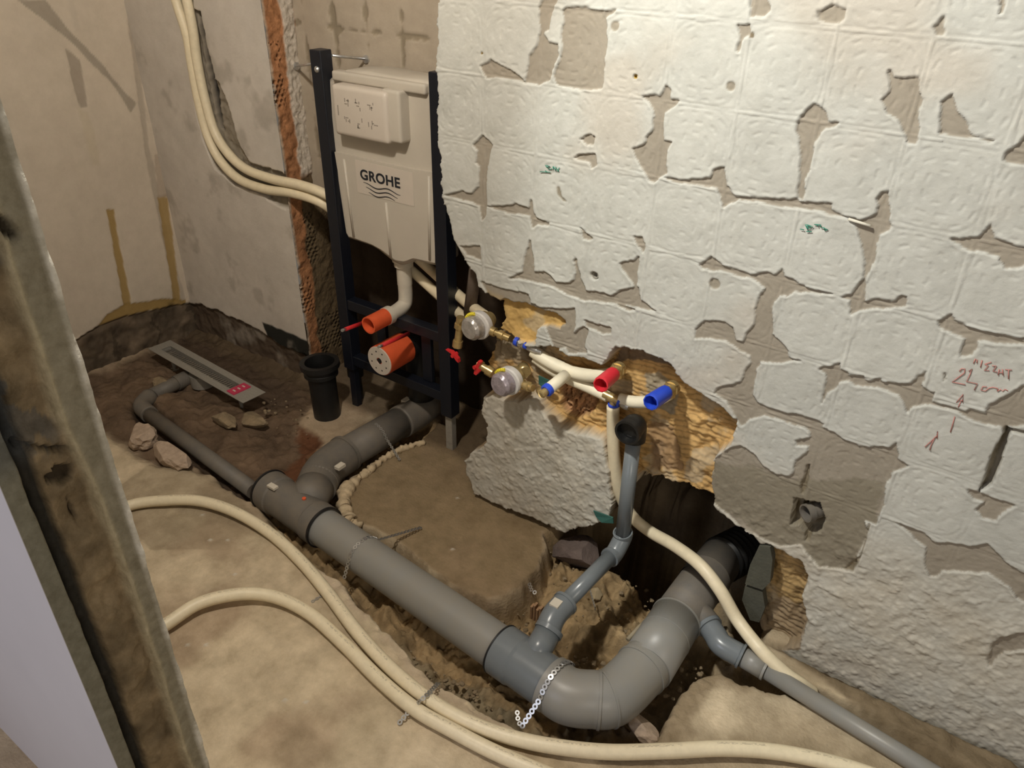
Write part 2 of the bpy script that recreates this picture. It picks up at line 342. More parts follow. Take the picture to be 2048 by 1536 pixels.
# ================================================================== RIGHT WALL (tile-printed plaster)
BARE = [
 [(1095,-20),(1125,-20),(1105,25),(1098,60),(1090,66),(1098,85),(1115,88),(1118,110),(1106,140),(1100,160),(1078,168),(1052,165),(1054,148),(1060,115),(1075,90),(1080,60),(1080,15)],
 [(1128,20),(1150,13),(1172,13),(1190,20),(1232,20),(1214,36),(1215,90),(1208,140),(1205,175),(1190,180),(1150,176),(1112,168),(1108,150),(1122,118),(1128,95),(1125,70),(1128,40)],
 [(962,132),(985,120),(1010,135),(1040,150),(1052,165),(1000,152),(975,155)],
 [(950,290),(968,272),(987,290),(979,320),(974,340),(975,400),(972,430),(966,440),(961,412),(945,402),(912,396),(890,390),(912,384),(925,383),(945,388),(958,372),(960,332),(952,325),(958,300)],
 [(975,412),(1010,414),(1030,408),(1060,417),(1064,400),(1068,422),(1074,436),(1100,445),(1098,452),(1076,446),(1066,454),(1062,430),(1020,425)],
 [(1061,480),(1068,520),(1069,543),(1090,543),(1103,550),(1113,563),(1140,566),(1150,560),(1152,540),(1150,520),(1155,515),(1164,560),(1172,582),(1205,584),(1225,592),(1242,581),(1277,573),(1281,600),(1294,606),(1315,622),(1242,606),(1169,600),(1150,592),(1130,585),(1100,570),(1065,562),(1020,556),(1045,543),(1053,510)],
 [(1163,455),(1175,465),(1189,476),(1182,480),(1169,478)],
 [(1242,525),(1270,520),(1279,512),(1277,560),(1273,574),(1252,547),(1243,535)],
 [(1270,474),(1284,474),(1293,494),(1287,510),(1283,495),(1274,484)],
 [(1150,315),(1170,308),(1192,307),(1194,330),(1185,336),(1180,322)],
 [(1160,277),(1182,267),(1192,273),(1188,290),(1175,292)],
 [(1285,192),(1323,190),(1333,171),(1343,178),(1343,198),(1358,201),(1352,210),(1338,220),(1330,228),(1327,280),(1343,284),(1336,300),(1335,345),(1325,352),(1310,366),(1298,362),(1280,330),(1268,298),(1290,290),(1295,275),(1308,258),(1310,230),(1300,203)],
 [(1502,-10),(1535,-10),(1540,20),(1530,33),(1503,33)],
 [(1635,22),(1665,12),(1690,20),(1692,35),(1680,48),(1650,45),(1638,38)],
 [(1478,50),(1500,50),(1502,68),(1490,75),(1480,105),(1472,103),(1480,80)],
 [(1595,245),(1610,225),(1628,208),(1637,208),(1652,225),(1658,242),(1676,245),(1672,252),(1650,255),(1640,268),(1628,290),(1622,320),(1618,345),(1610,360),(1612,380),(1606,400),(1598,395),(1595,375),(1602,345),(1603,310),(1598,280),(1590,262)],
 [(1330,355),(1350,359),(1423,357),(1431,340),(1450,333),(1452,349),(1454,370),(1465,384),(1471,392),(1500,394),(1573,400),(1592,397),(1600,403),(1635,405),(1662,407),(1664,422),(1700,432),(1720,440),(1755,426),(1759,409),(1755,397),(1763,384),(1776,382),(1776,405),(1780,426),(1778,440),(1784,451),(1776,461),(1761,467),(1755,488),(1751,520),(1745,534),(1734,551),(1732,600),(1759,596),(1786,602),(1803,587),(1815,591),(1817,612),(1776,616),(1724,620),(1701,631),(1699,612),(1700,600),(1680,594),(1703,587),(1717,570),(1728,552),(1730,520),(1728,499),(1720,467),(1713,451),(1697,436),(1664,428),(1634,418),(1594,415),(1562,413),(1531,405),(1479,399),(1448,412),(1444,392),(1437,374),(1396,370),(1350,364)],
 [(1880,641),(1903,625),(1909,639),(1932,654),(1974,662),(2005,670),(2060,675),(2060,690),(1995,683),(1955,679),(1957,695),(1945,710),(1918,714),(1932,675),(1897,660),(1880,650)],
 [(1640,737),(1655,735),(1680,725),(1682,737),(1697,743),(1699,750),(1728,750),(1730,762),(1747,764),(1751,758),(1761,756),(1763,765),(1824,766),(1834,752),(1851,741),(1853,754),(1845,768),(1859,781),(1870,785),(1865,802),(1899,810),(1932,822),(1942,818),(1974,827),(1978,808),(2015,789),(2060,765),(2060,850),(2015,850),(2010,870),(2002,852),(1984,850),(1951,839),(1928,827),(1901,816),(1849,806),(1824,812),(1815,825),(1811,806),(1797,789),(1776,779),(1755,772),(1713,770),(1699,760),(1680,762),(1672,775),(1655,785),(1643,808),(1651,779),(1655,747)],
 [(1937,977),(1960,984),(1975,990),(2004,1000),(2033,1009),(2012,1017),(1992,1040),(1965,1034),(1954,1017),(1969,1002),(1950,998),(1937,984)],
 [(1463,892),(1483,890),(1510,909),(1525,930),(1550,946),(1581,950),(1588,940),(1594,919),(1617,900),(1619,890),(1594,890),(1594,880),(1621,873),(1621,861),(1608,852),(1642,852),(1671,865),(1692,882),(1717,890),(1779,894),(1794,882),(1796,917),(1817,930),(1785,944),(1781,957),(1771,973),(1770,1010),(1752,1045),(1730,1040),(1735,1060),(1706,1140),(1640,1130),(1600,1085),(1560,1090),(1480,1050),(1424,1000),(1420,960),(1430,915)],
 [(1790,1040),(1830,1075),(1855,1092),(1850,1130),(1860,1150),(1873,1151),(1884,1140),(1978,1143),(2020,1171),(2037,1194),(2060,1210),(2060,1150),(2012,1125),(1975,1085),(1940,1090),(1900,1085),(1870,1085),(1850,1065),(1818,1050)],
 [(1985,1285),(2005,1270),(2060,1262),(2060,1296),(2010,1300),(1980,1330),(1975,1315)],
 [(1402,530),(1423,513),(1431,520),(1446,530),(1500,547),(1535,545),(1548,551),(1565,538),(1569,551),(1583,557),(1600,570),(1640,580),(1680,588),(1640,586),(1590,580),(1575,590),(1562,590),(1546,608),(1546,668),(1560,684),(1576,700),(1576,712),(1602,721),(1555,724),(1522,722),(1513,740),(1510,760),(1508,790),(1515,803),(1540,815),(1600,830),(1652,845),(1640,860),(1600,850),(1560,840),(1530,830),(1500,838),(1484,850),(1472,830),(1455,800),(1430,785),(1435,775),(1460,770),(1483,762),(1493,740),(1504,725),(1503,710),(1480,700),(1468,688),(1450,680),(1420,675),(1392,675),(1392,657),(1412,640),(1450,645),(1467,655),(1472,680),(1488,685),(1495,665),(1510,650),(1512,620),(1520,590),(1532,575),(1500,556),(1440,540),(1406,535)],
 [(1169,639),(1221,656),(1221,664),(1207,668),(1173,652)],
 [(1144,668),(1169,652),(1177,660),(1169,693),(1175,704),(1138,706),(1127,685)],
 [(1234,602),(1273,618),(1260,622),(1238,612)],
 [(960,560),(1000,575),(1058,588),(1062,605),(1080,615),(1120,618),(1150,616),(1152,650),(1140,690),(1110,700),(1090,650),(1070,640),(1040,615),(985,605)],
 [(1863,55),(1890,31),(1892,72),(1872,70)],
 [(1780,142),(1788,154),(1836,154),(1838,181),(1845,200),(1836,229),(1838,250),(1832,285),(1815,285),(1813,267),(1803,250),(1792,237),(1776,227),(1767,200),(1784,183)],
 [(1905,187),(1918,225),(1930,245),(1945,268),(1990,282),(1945,276),(1900,272),(1880,268),(1880,240),(1885,205)],
 [(2007,320),(2012,305),(2030,290),(2060,265),(2060,328),(2020,325)],
 [(1903,478),(1959,474),(1984,446),(1986,478),(2017,484),(2060,500),(2060,524),(2032,534),(2009,534),(1997,513),(1972,503),(1942,501),(1911,486)],
 [(2000,-10),(2014,-10),(2010,20),(2000,30)],
 [(922,492),(960,492),(963,520),(935,510)],
]
HOLE_N = [(600,-900),(874,-900),(878,60),(876,120),(878,200),(881,300),(884,350),(890,405),(905,452),(916,490),(926,508),(938,530),(953,550),(960,572),(980,592),(1002,600),(1003,640),(990,668),(968,700),(960,742),(968,790),(965,820),(976,850),(978,885),(958,900),(940,908),(930,922),(936,950),(952,985),(960,1400),(600,1400)]
HOLE_P = [(1262,962),(1320,975),(1370,988),(1425,1016),(1480,1050),(1534,1088),(1520,1112),(1502,1180),(1498,1230),(1515,1275),(1540,1420),(1300,1600),(900,1560),(950,985),(1130,1064),(1160,1052),(1192,1048),(1222,1030),(1232,985)]
REC = [ # polygon, depth, colour, groove
 ([(1000,604),(1012,598),(1050,608),(1085,620),(1122,630),(1130,648),(1118,656),(1096,650),(1075,662),(1070,692),(1040,686),(990,672)], .016, (.55,.36,.13), 0),
 ([(962,655),(992,662),(1045,690),(1075,694),(1100,690),(1135,712),(1165,716),(1205,728),(1235,694),(1290,703),(1345,726),(1352,745),(1372,765),(1400,787),(1425,800),(1445,815),(1472,842),(1464,890),(1430,916),(1424,950),(1425,1005),(1440,1035),(1262,960),(1245,1010),(1235,1060),(1219,1070),(1226,1000),(1214,930),(1200,878),(1150,868),(1115,853),(1092,835),(1074,800),(1050,797),(1020,802),(975,790),(955,780),(945,720)], .045, (.58,.37,.15), 1),
 ([(1534,1086),(1560,1098),(1600,1120),(1614,1150),(1605,1200),(1617,1240),(1598,1288),(1560,1300),(1510,1300),(1490,1230),(1510,1150)], .03, (.40,.27,.12), 1),
]
def right_wall():
    us = axis_coords(-1.30, -1.30, .50, 1.3, .0026, .05); vs = axis_coords(-.42, -.42, 1.60, 2.5, .0026, .05)
    U, V = np.meshgrid(us, vs)
    wob = fbm(U, V, .03, 3)*.006+fbm(U, V, .008, 9)*.003
    B = np.full(U.shape, .12)
    for p in BARE: B = np.minimum(B, sdf(U, V, wp(p), .12))
    B = B+wob*.7
    # ---- flakes with the print of 15 cm tiles
    px = .1505; ox = -.66; oz = .945
    cu = (U-ox)/px; cv = (V-oz)/.1535+ .10*0
    fu = cu-np.floor(cu)-.5; fv = cv-np.floor(cv)-.5
    low = sst(V, .50+.10*fbm(U, V, .3, 22), .30)          # below: lumpy render, no print
    low = np.maximum(low, sst(-U, .62, .70)*sst(V, .62, .50))
    H = fbm(U, V, .18, 31)*.003+fbm(U, V, .03, 33)*.0009+fbm(U, V, .008, 34)*.0003
    seam = np.minimum(.5-np.abs(fu), .5-np.abs(fv))*px+fbm(U, V, .05, 41)*.006
    ridge = np.exp(-(seam/.0016)**2)*.0016*(vnoise(U*9, V*9, 44) > -.12)-np.exp(-((seam-.0045)/.0016)**2)*.0009
    sq = (np.abs(fu)**3.2+np.abs(fv)**3.2)**(1/3.2)*2
    ang = np.arctan2(fv, fu)
    dash = 0
    for rr, na in ((.84, 14), (.60, 9), (.34, 6)):
        dash = dash+np.exp(-((sq-rr)/.030)**2)*sst(np.cos(ang*na+rr*9), -.25, .25)
    dash = dash*(.6+.8*(vnoise(U*14, V*14, 47) > -.15))
    H += (ridge-dash*.0010-np.exp(-((sq-.97)/.03)**2)*.0006)*(1-low)
    H += low*(fbm(U, V, .08, 51)*.006+fbm(U, V, .010, 52)*.0020+np.maximum(fbm(U, V, .018, 53), 0)*.006)
    lip = np.exp(-((B-.004)/.004)**2)*.0009
    H += (lip+.0042)*sst(B, -.0002, .0022)
    C = np.zeros(U.shape+(3,))+np.array((.485, .487, .455))
    C *= (1+.10*fbm(U, V, .12, 61)+.06*fbm(U, V, .02, 62))[..., None]
    C = lerpc(C, (.46, .415, .355), sst(fbm(U, V, .25, 66), .05, .45)*.6)
    C = lerpc(C, (.50, .455, .375), low*.75*(.8+.5*fbm(U, V, .06, 67)))
    bare = sst(B, .0012, -.0005)
    C = lerpc(C, (.29, .255, .205), bare*(.95))
    lb = sdf(U, V, wp([(1420,920),(1500,930),(1590,960),(1770,960),(1760,1040),(1735,1060),(1706,1140),(1640,1130),(1560,1090),(1424,1010)]), .1)
    C = lerpc(C, (.22, .195, .145), sst(lb+wob*3, .006, -.006)*bare*.8)
    # dents, plug holes
    for (x, y, r, dp) in ((1190, 551, .011, .016), (1463, 172, .011, .003), (1430, 567, .0135, .0035), (965, 107, .0035, .008), (1272, 153, .005, .012), (1505, 70, .006, .002), (1232, 52, .010, .002)):
        q = aty(x, y, D); dd = np.hypot(U-q[0], V-q[2])+wob*.3
        w = sst(dd, r, r*.7); H -= dp*w; C = lerpc(C, (.26, .225, .17) if r > .009 else (.12, .08, .03), w*.85)
    # cut slots
    for pl, dp in (([(2012,853),(2025,857),(2008,905),(1995,944),(1985,970),(1957,982),(1969,957),(1981,913),(2000,877)], .022), ([(2012,852),(2060,862),(2060,872),(2014,860)], .010),
                   ([(1614,930),(1620,928),(1614,975),(1604,990),(1600,975)], .008), ([(1738,1044),(1742,1046),(1728,1105),(1706,1142),(1690,1138),(1722,1105)], .004),
                   ([(1588,995),(1612,1000),(1600,1050),(1580,1050)], .03), ([(1603,1000),(1640,1005),(1650,1040),(1640,1065),(1615,1070),(1598,1050)], .035),
                   ([(1888,744),(1893,742),(1893,757),(1873,776),(1888,757)], .006), ([(1868,788),(1876,776),(1866,782),(1858,782)], .004),
                   ([(1610,1065),(1625,1068),(1618,1085),(1608,1082)], .012),([(1115,373),(1121,372),(1126,392),(1138,404),(1128,402),(1117,388)], .002)):
        s = sdf(U, V, wp(pl), .05)+wob*.35; w = sst(s, .0008, -.0018); H -= dp*w; C = lerpc(C, (.19, .155, .10), w*.8)
    # recesses to the brick
    for i, (pl, dp, col, gr) in enumerate(REC):
        s = sdf(U, V, wp(pl), .06)+wob*1.3; w = sst(s, .001, -.004)
        g = np.sin(V*2*math.pi/.014+fbm(U, V, .10, 71)*9)*.0009*gr*(1+fbm(U, V, .08, 76)*2)+np.abs(fbm(U, V, .05, 72+i))*.016*(.3+gr)+fbm(U, V, .012, 75)*.003
        H = H*(1-w)-w*(dp+g)
        cc = np.array(col)*(1+.35*fbm(U, V, .035, 81+i)-.30*(np.sin(V*2*math.pi/.014+fbm(U, V, .10, 71)*9) < -.6)*gr)[..., None]
        mort = sst(fbm(U, V, .06, 85+i), .12, .30)*.55
        cc = cc*(1-mort[..., None])+np.array((.42, .37, .28))*mort[..., None]
        C = C*(1-w[..., None])+cc*w[..., None]
    for (pl, col, dp) in (([(965,660),(1045,695),(1075,700),(1060,760),(1010,730),(970,735)], (.27, .225, .16), 0),
                      ([(1235,690),(1290,702),(1345,726),(1362,765),(1330,752),(1280,735),(1240,735),(1205,745)], (.13, .10, .075), -.004),
                      ([(1270,765),(1300,760),(1340,800),(1330,845),(1300,835),(1280,800)], (.28, .25, .19), 0),
                      ([(1280,860),(1330,875),(1350,960),(1285,955)], (.30, .19, .10), .006),
                      ([(1490,1225),(1560,1210),(1617,1240),(1600,1300),(1510,1300)], (.27, .20, .125), 0)):
        s = sdf(U, V, wp(pl), .05)+wob*1.5; w = sst(s, .003, -.003)*.85; C = lerpc(C, col, w); H -= dp*w
    s = sdf(U, V, wp([(1098,790),(1110,772),(1150,765),(1175,785),(1178,820),(1160,848),(1130,852),(1105,835)]), .05)+wob
    w = sst(s, .001, -.003); H = H*(1-w)-w*(.062+np.abs(fbm(U, V, .014, 91))*.045); C = C*(1-w[..., None])+w[..., None]*np.array((.40, .22, .11))*(1+.9*fbm(U, V, .012, 92))[..., None]
    hole = np.minimum(sdf(U, V, wp(HOLE_N), .1), sdf(U, V, wp(HOLE_P), .1))
    edge = sst(hole, .022, .0)*(V > .45)*(U > -1.1)*(U < -.3)
    C = lerpc(C, (.42, .30, .13), edge*.5*((B < .1) | (U > -.6)))
    hole = hole+fbm(U, V, .025, 95)*.010+fbm(U, V, .009, 96)*.005
    relief('wall_right', us, vs, lambda u, v, h: stk(u, D-h, v), H, C, MW, hole, .115, (.26, .19, .11))
right_wall()
# ================================================================== NICHE BACK, CHEEK, BACK WALL, LEFT WALL
def niche_back():
    us = axis_coords(-2.12, -2.12, -1.15, .55, .006, .03); vs = axis_coords(-.42, -.3, 1.6, 2.5, .006, .05)
    U, V = np.meshgrid(us, vs); fu = ((U+2.055)/.1375) % 1-.5; fv = ((V-1.128)/.139) % 1-.5
    seam = np.minimum(.5-np.abs(fu), .5-np.abs(fv))*.1375+fbm(U, V, .06, 5)*.03
    w = sst(seam, .004, -.002); H = fbm(U, V, .1, 6)*.006-w*.004
    C = np.zeros(U.shape+(3,))+np.array((.42, .36, .285)); C = lerpc(C, (.24, .20, .14), w*.85)
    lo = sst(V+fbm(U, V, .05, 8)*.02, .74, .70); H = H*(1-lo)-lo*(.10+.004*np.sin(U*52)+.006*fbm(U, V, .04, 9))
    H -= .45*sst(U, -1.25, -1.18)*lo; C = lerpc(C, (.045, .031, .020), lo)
    relief('wall_niche', us, vs, lambda u, v, h: stk(u, 1.80-h, v), H, C, MW)
niche_back()
def cheek():
    us = np.arange(1.683, 1.905, .003); vs = axis_coords(-.1, 0, 1.6, 2.5, .003, .05); U, V = np.meshgrid(us, vs)
    edge = .034+.012*fbm(V, V*0, .12, 3)
    t = (U-1.683)
    up = sst(V, .77, .80)
    C = np.zeros(U.shape+(3,))+np.array((.40, .19, .09)); C *= (1+.5*fbm(U, V, .02, 4))[..., None]
    # hollow brick: rows of small cells
    rw = np.floor(V/.015); cell = (np.abs(((U/.019+.5*(rw % 2)) % 1)-.5)*1.2+np.abs(((V/.015) % 1)-.5) < .42+.25*fbm(U, V, .02, 41))
    zone = ((V > 1.02) & (V < 1.22) & (t < .045)) | ((V < .42) & (t < .05) & (V > .28)) | ((V < .70) & (V > .46) & (t > .055) & (t < .10)) | ((V < .24) & (t > .06))
    zone = zone & (fbm(U, V, .05, 6) > -.16)
    H = fbm(U, V, .03, 7)*.008
    wh = up*sst(t+fbm(V, U, .05, 8)*.012, .062, .068)*sst(t, .125, .115)
    C = lerpc(C, (.56, .50, .43), wh); H += wh*.006*(.6+vnoise(U*120, V*90, 9))
    dk = (1-up)*sst(t+fbm(V, U, .06, 10)*.02, .052, .062); C = lerpc(C, (.15, .108, .062), dk)
    lip = sst(t, .012, .004); C = lerpc(C, (.50, .42, .33), lip*.8)
    H -= (cell & zone)*.014; C = lerpc(C, (.035, .022, .012), (cell & zone)*.85)
    pl = [(aty(560, 330, 1.70)[2])]
    relief('wall_cheek', us, vs, lambda u, v, h: stk(-2.10+h, u, v), H, C, MB)
cheek()
BWY = 1.682
def back_wall():
    us = np.arange(-2.90, -2.0995, .0042); vs = axis_coords(-.12, -.12, 1.62, 2.5, .0045, .06); U, V = np.meshgrid(us, vs)
    H = fbm(U, V, .3, 3)*.006+fbm(U, V, .03, 5)*.0008
    C = np.zeros(U.shape+(3,))+np.array((.60, .55, .49)); C *= (1+.14*fbm(U, V, .15, 6))[..., None]
    P = lambda p: wp(p, BWY)
    wob = fbm(U, V, .03, 9)*.008
    s = sdf(U, V, P([(352,-60),(385,-60),(386,20),(400,22),(412,90),(420,150),(438,165),(462,225),(475,280),(500,325),(560,345),(612,362),(660,380),(660,450),(600,425),(575,418),(545,405),(520,388),(470,370),(430,335),(408,285),(392,220),(378,130),(366,60)]), .06)+wob
    w = sst(s, .002, -.004); H = H*(1-w)-w*(.018+fbm(U, V, .03, 10)*.012); C = lerpc(C, (.27, .235, .185), w)
    s = sdf(U, V, P([(386,20),(400,22),(412,90),(430,155),(425,160),(432,215),(440,262),(432,255),(412,170),(398,90)]), .05)+wob*.3
    w = sst(s, .001, -.003); H -= w*.022; C = lerpc(C, (.018, .016, .016), w)
    # unplastered foot
    zf = P([(375,603),(470,635),(530,668),(560,690),(640,720)])
    ze = np.interp(U, [p[0] for p in zf], [p[1] for p in zf])+fbm(U, V*0, .06, 14)*.02
    w = sst(V-ze, .003, -.003); H -= w*(.014+.01*fbm(U, V, .04, 15)); C = lerpc(C, (.105, .075, .052), w)
    s = sdf(U, V, P([(524,645),(540,650),(585,668),(632,690),(640,735),(600,712),(560,690),(535,672)]), .05)+wob*.6
    C = lerpc(C, (.022, .022, .018), sst(s, .004, -.004))
    C = lerpc(C, (.34, .30, .25), sst(fbm(U, V, .1, 19), .22, .5)*.5)
    relief('wall_back', us, vs, lambda u, v, h: stk(u, BWY-h, v), H, C, MW)
back_wall()
def left_wall():
    X0 = -2.84; us = axis_coords(-1.2, .3, 1.70, 1.73, .005, .05); vs = axis_coords(-.12, -.12, 2.0, 2.5, .006, .06); U, V = np.meshgrid(us, vs)
    P = lambda p: [(lambda q: (q[1], q[2]))(atx(x, y, X0)) for x, y in p]
    H = fbm(U, V, .3, 23)*.004; C = np.zeros(U.shape+(3,))+np.array((.61, .53, .43)); C *= (1+.06*fbm(U, V, .2, 24))[..., None]
    wob = fbm(U, V, .05, 25)*.010
    def strip(p, col, a=1.0, dh=0.0, soft=.002):
        nonlocal C, H
        s = sdf(U, V, P(p), .05)+wob*.5; w = sst(s, soft, -soft)*a; C = lerpc(C, col, w); H = H+dh*w
    strip([(250,0),(262,0),(300,300),(345,500),(372,600),(352,600),(330,500),(290,300)], (.43, .37, .30), .8, -.002)
    strip([(36,0),(90,0),(135,55),(205,130),(255,190),(272,205),(262,225),(230,175),(150,90),(100,50)], (.30, .26, .205), .75, -.002)  # diagonal pipe shadow painted into the wall colour
    strip([(130,95),(160,120),(175,215),(160,215),(148,180)], (.31, .26, .205), .7, -.002)
    strip([(155,215),(175,225),(190,270),(200,330),(186,330),(170,280)], (.58, .50, .38), .8, .001, .006)
    strip([(135,0),(148,0),(160,60),(150,70)], (.56, .49, .40), .7, .001, .006)
    strip([(214,420),(228,420),(262,610),(248,612)], (.36, .235, .07), .9, -.003)
    strip([(316,395),(336,390),(362,600),(348,604)], (.36, .235, .07), .85, -.003)
    strip([(310,310),(325,310),(338,395),(318,395)], (.45, .37, .29), .8, -.002)
    strip([(248,610),(330,598),(372,600),(372,612),(300,622),(250,635),(195,655),(215,628)], (.33, .215, .065), .95, -.004)
    strip([(140,690),(155,678),(195,655),(250,634),(300,621),(380,606),(420,610),(420,800),(100,800)], (.14, .105, .072), 1.0, -.012)
    lowz = sst(V, .17, .14); C *= (1+lowz*.9*fbm(U, V, .05, 71))[..., None]; H += lowz*fbm(U, V, .05, 72)*.012
    C = lerpc(C, (.06, .045, .03), (np.abs((U*5.5+.2+.25*fbm(U, V, .05, 73)) % 1-.5) < .03)*sst(V, .14, .12)*.8)
    relief('wall_left', us, vs, lambda u, v, h: stk(X0+h, u, v), H, C, MW, flip=False)
left_wall()
# ================================================================== FRONT WALL with its broken end
def front_wall():
    X0 = -.86; Y0, Y1 = .232, .357
    us = np.arange(Y0, Y1+.0015, .0025); vs = axis_coords(-.02, .0, 2.3, 2.5, .005, .05); U, V = np.meshgrid(us, vs); t = (U-Y0)/(Y1-Y0)+.02*fbm(V, U*0, .2, 3)
    P = lambda p: [(lambda q: (q[1], q[2]))(atx(x, y, X0)) for x, y in p]
    pw = .80+.06*fbm(V, U*0, .15, 5)-.10*sst(V, .75, 1.1)
    C = np.zeros(U.shape+(3,))+np.array((.26, .20, .125)); C *= (1+.8*fbm(U, V, .04, 6))[..., None]
    H = -.012+fbm(U, V, .05, 7)*.016+fbm(U, V, .012, 8)*.003
    w = sst(t, .21, .17); C = lerpc(C, (.25, .24, .19), w); H = H*(1-w)+w*.0
    w = sst(t, .19, .22)*sst(t, .36, .33); C = lerpc(C, (.045, .042, .036), w); H -= w*.014
    w = sst(t, pw-.03, pw); C = lerpc(C, (.33, .30, .225), w); H = H*(1-w)+w*fbm(U, V, .02, 31)*.003
    rg = np.exp(-((t-pw)/.035)**2); C = lerpc(C, (.60, .52, .36), rg*.85); H += rg*.005*(.6+vnoise(V*40, U*20, 3))
    ed = sst(t, .93, .97)*(.35+1.1*np.clip(fbm(V, U*0, .05, 15)+.3, 0, 1)); C = lerpc(C, (.85, .82, .74), np.clip(ed, 0, 1)); H += np.clip(ed, 0, 1.3)*.006
    for p in ([(40,893),(150,897),(152,905),(140,908),(45,903)], [(115,935),(150,930),(155,950),(145,965),(118,975),(85,968),(112,950)], [(130,975),(138,975),(172,1045),(165,1050)], [(0,430),(20,440),(40,475),(30,480),(0,470)]):
        s = sdf(U, V, P(p), .03)+fbm(U, V, .02, 17)*.004; w = sst(s, .001, -.003); H -= w*.012; C = lerpc(C, (.03, .022, .014), w*.9)
    w = sst(V, .98, 1.03)*sst(t, .7, .6); C = lerpc(C, (.10, .11, .12), w*.6*(fbm(U, V, .06, 19) > -.05))
    o = relief('wall_front', us, vs, lambda u, v, h: stk(X0+h, u, v), H, C, MB)
    b = MBld(); b.box((-3.1, Y0-.0005, -.02), (X0-.001, Y0+.003, 2.5)); f = b.build('painted_face', M_lilac, o)
    b = MBld(); b.box((-3.1, Y0+.0035, -.02), (X0-.05, Y1, 2.5)); f = b.build('masonry_core', mat('inner_plaster', (.45, .40, .32), .9), o)
front_wall()
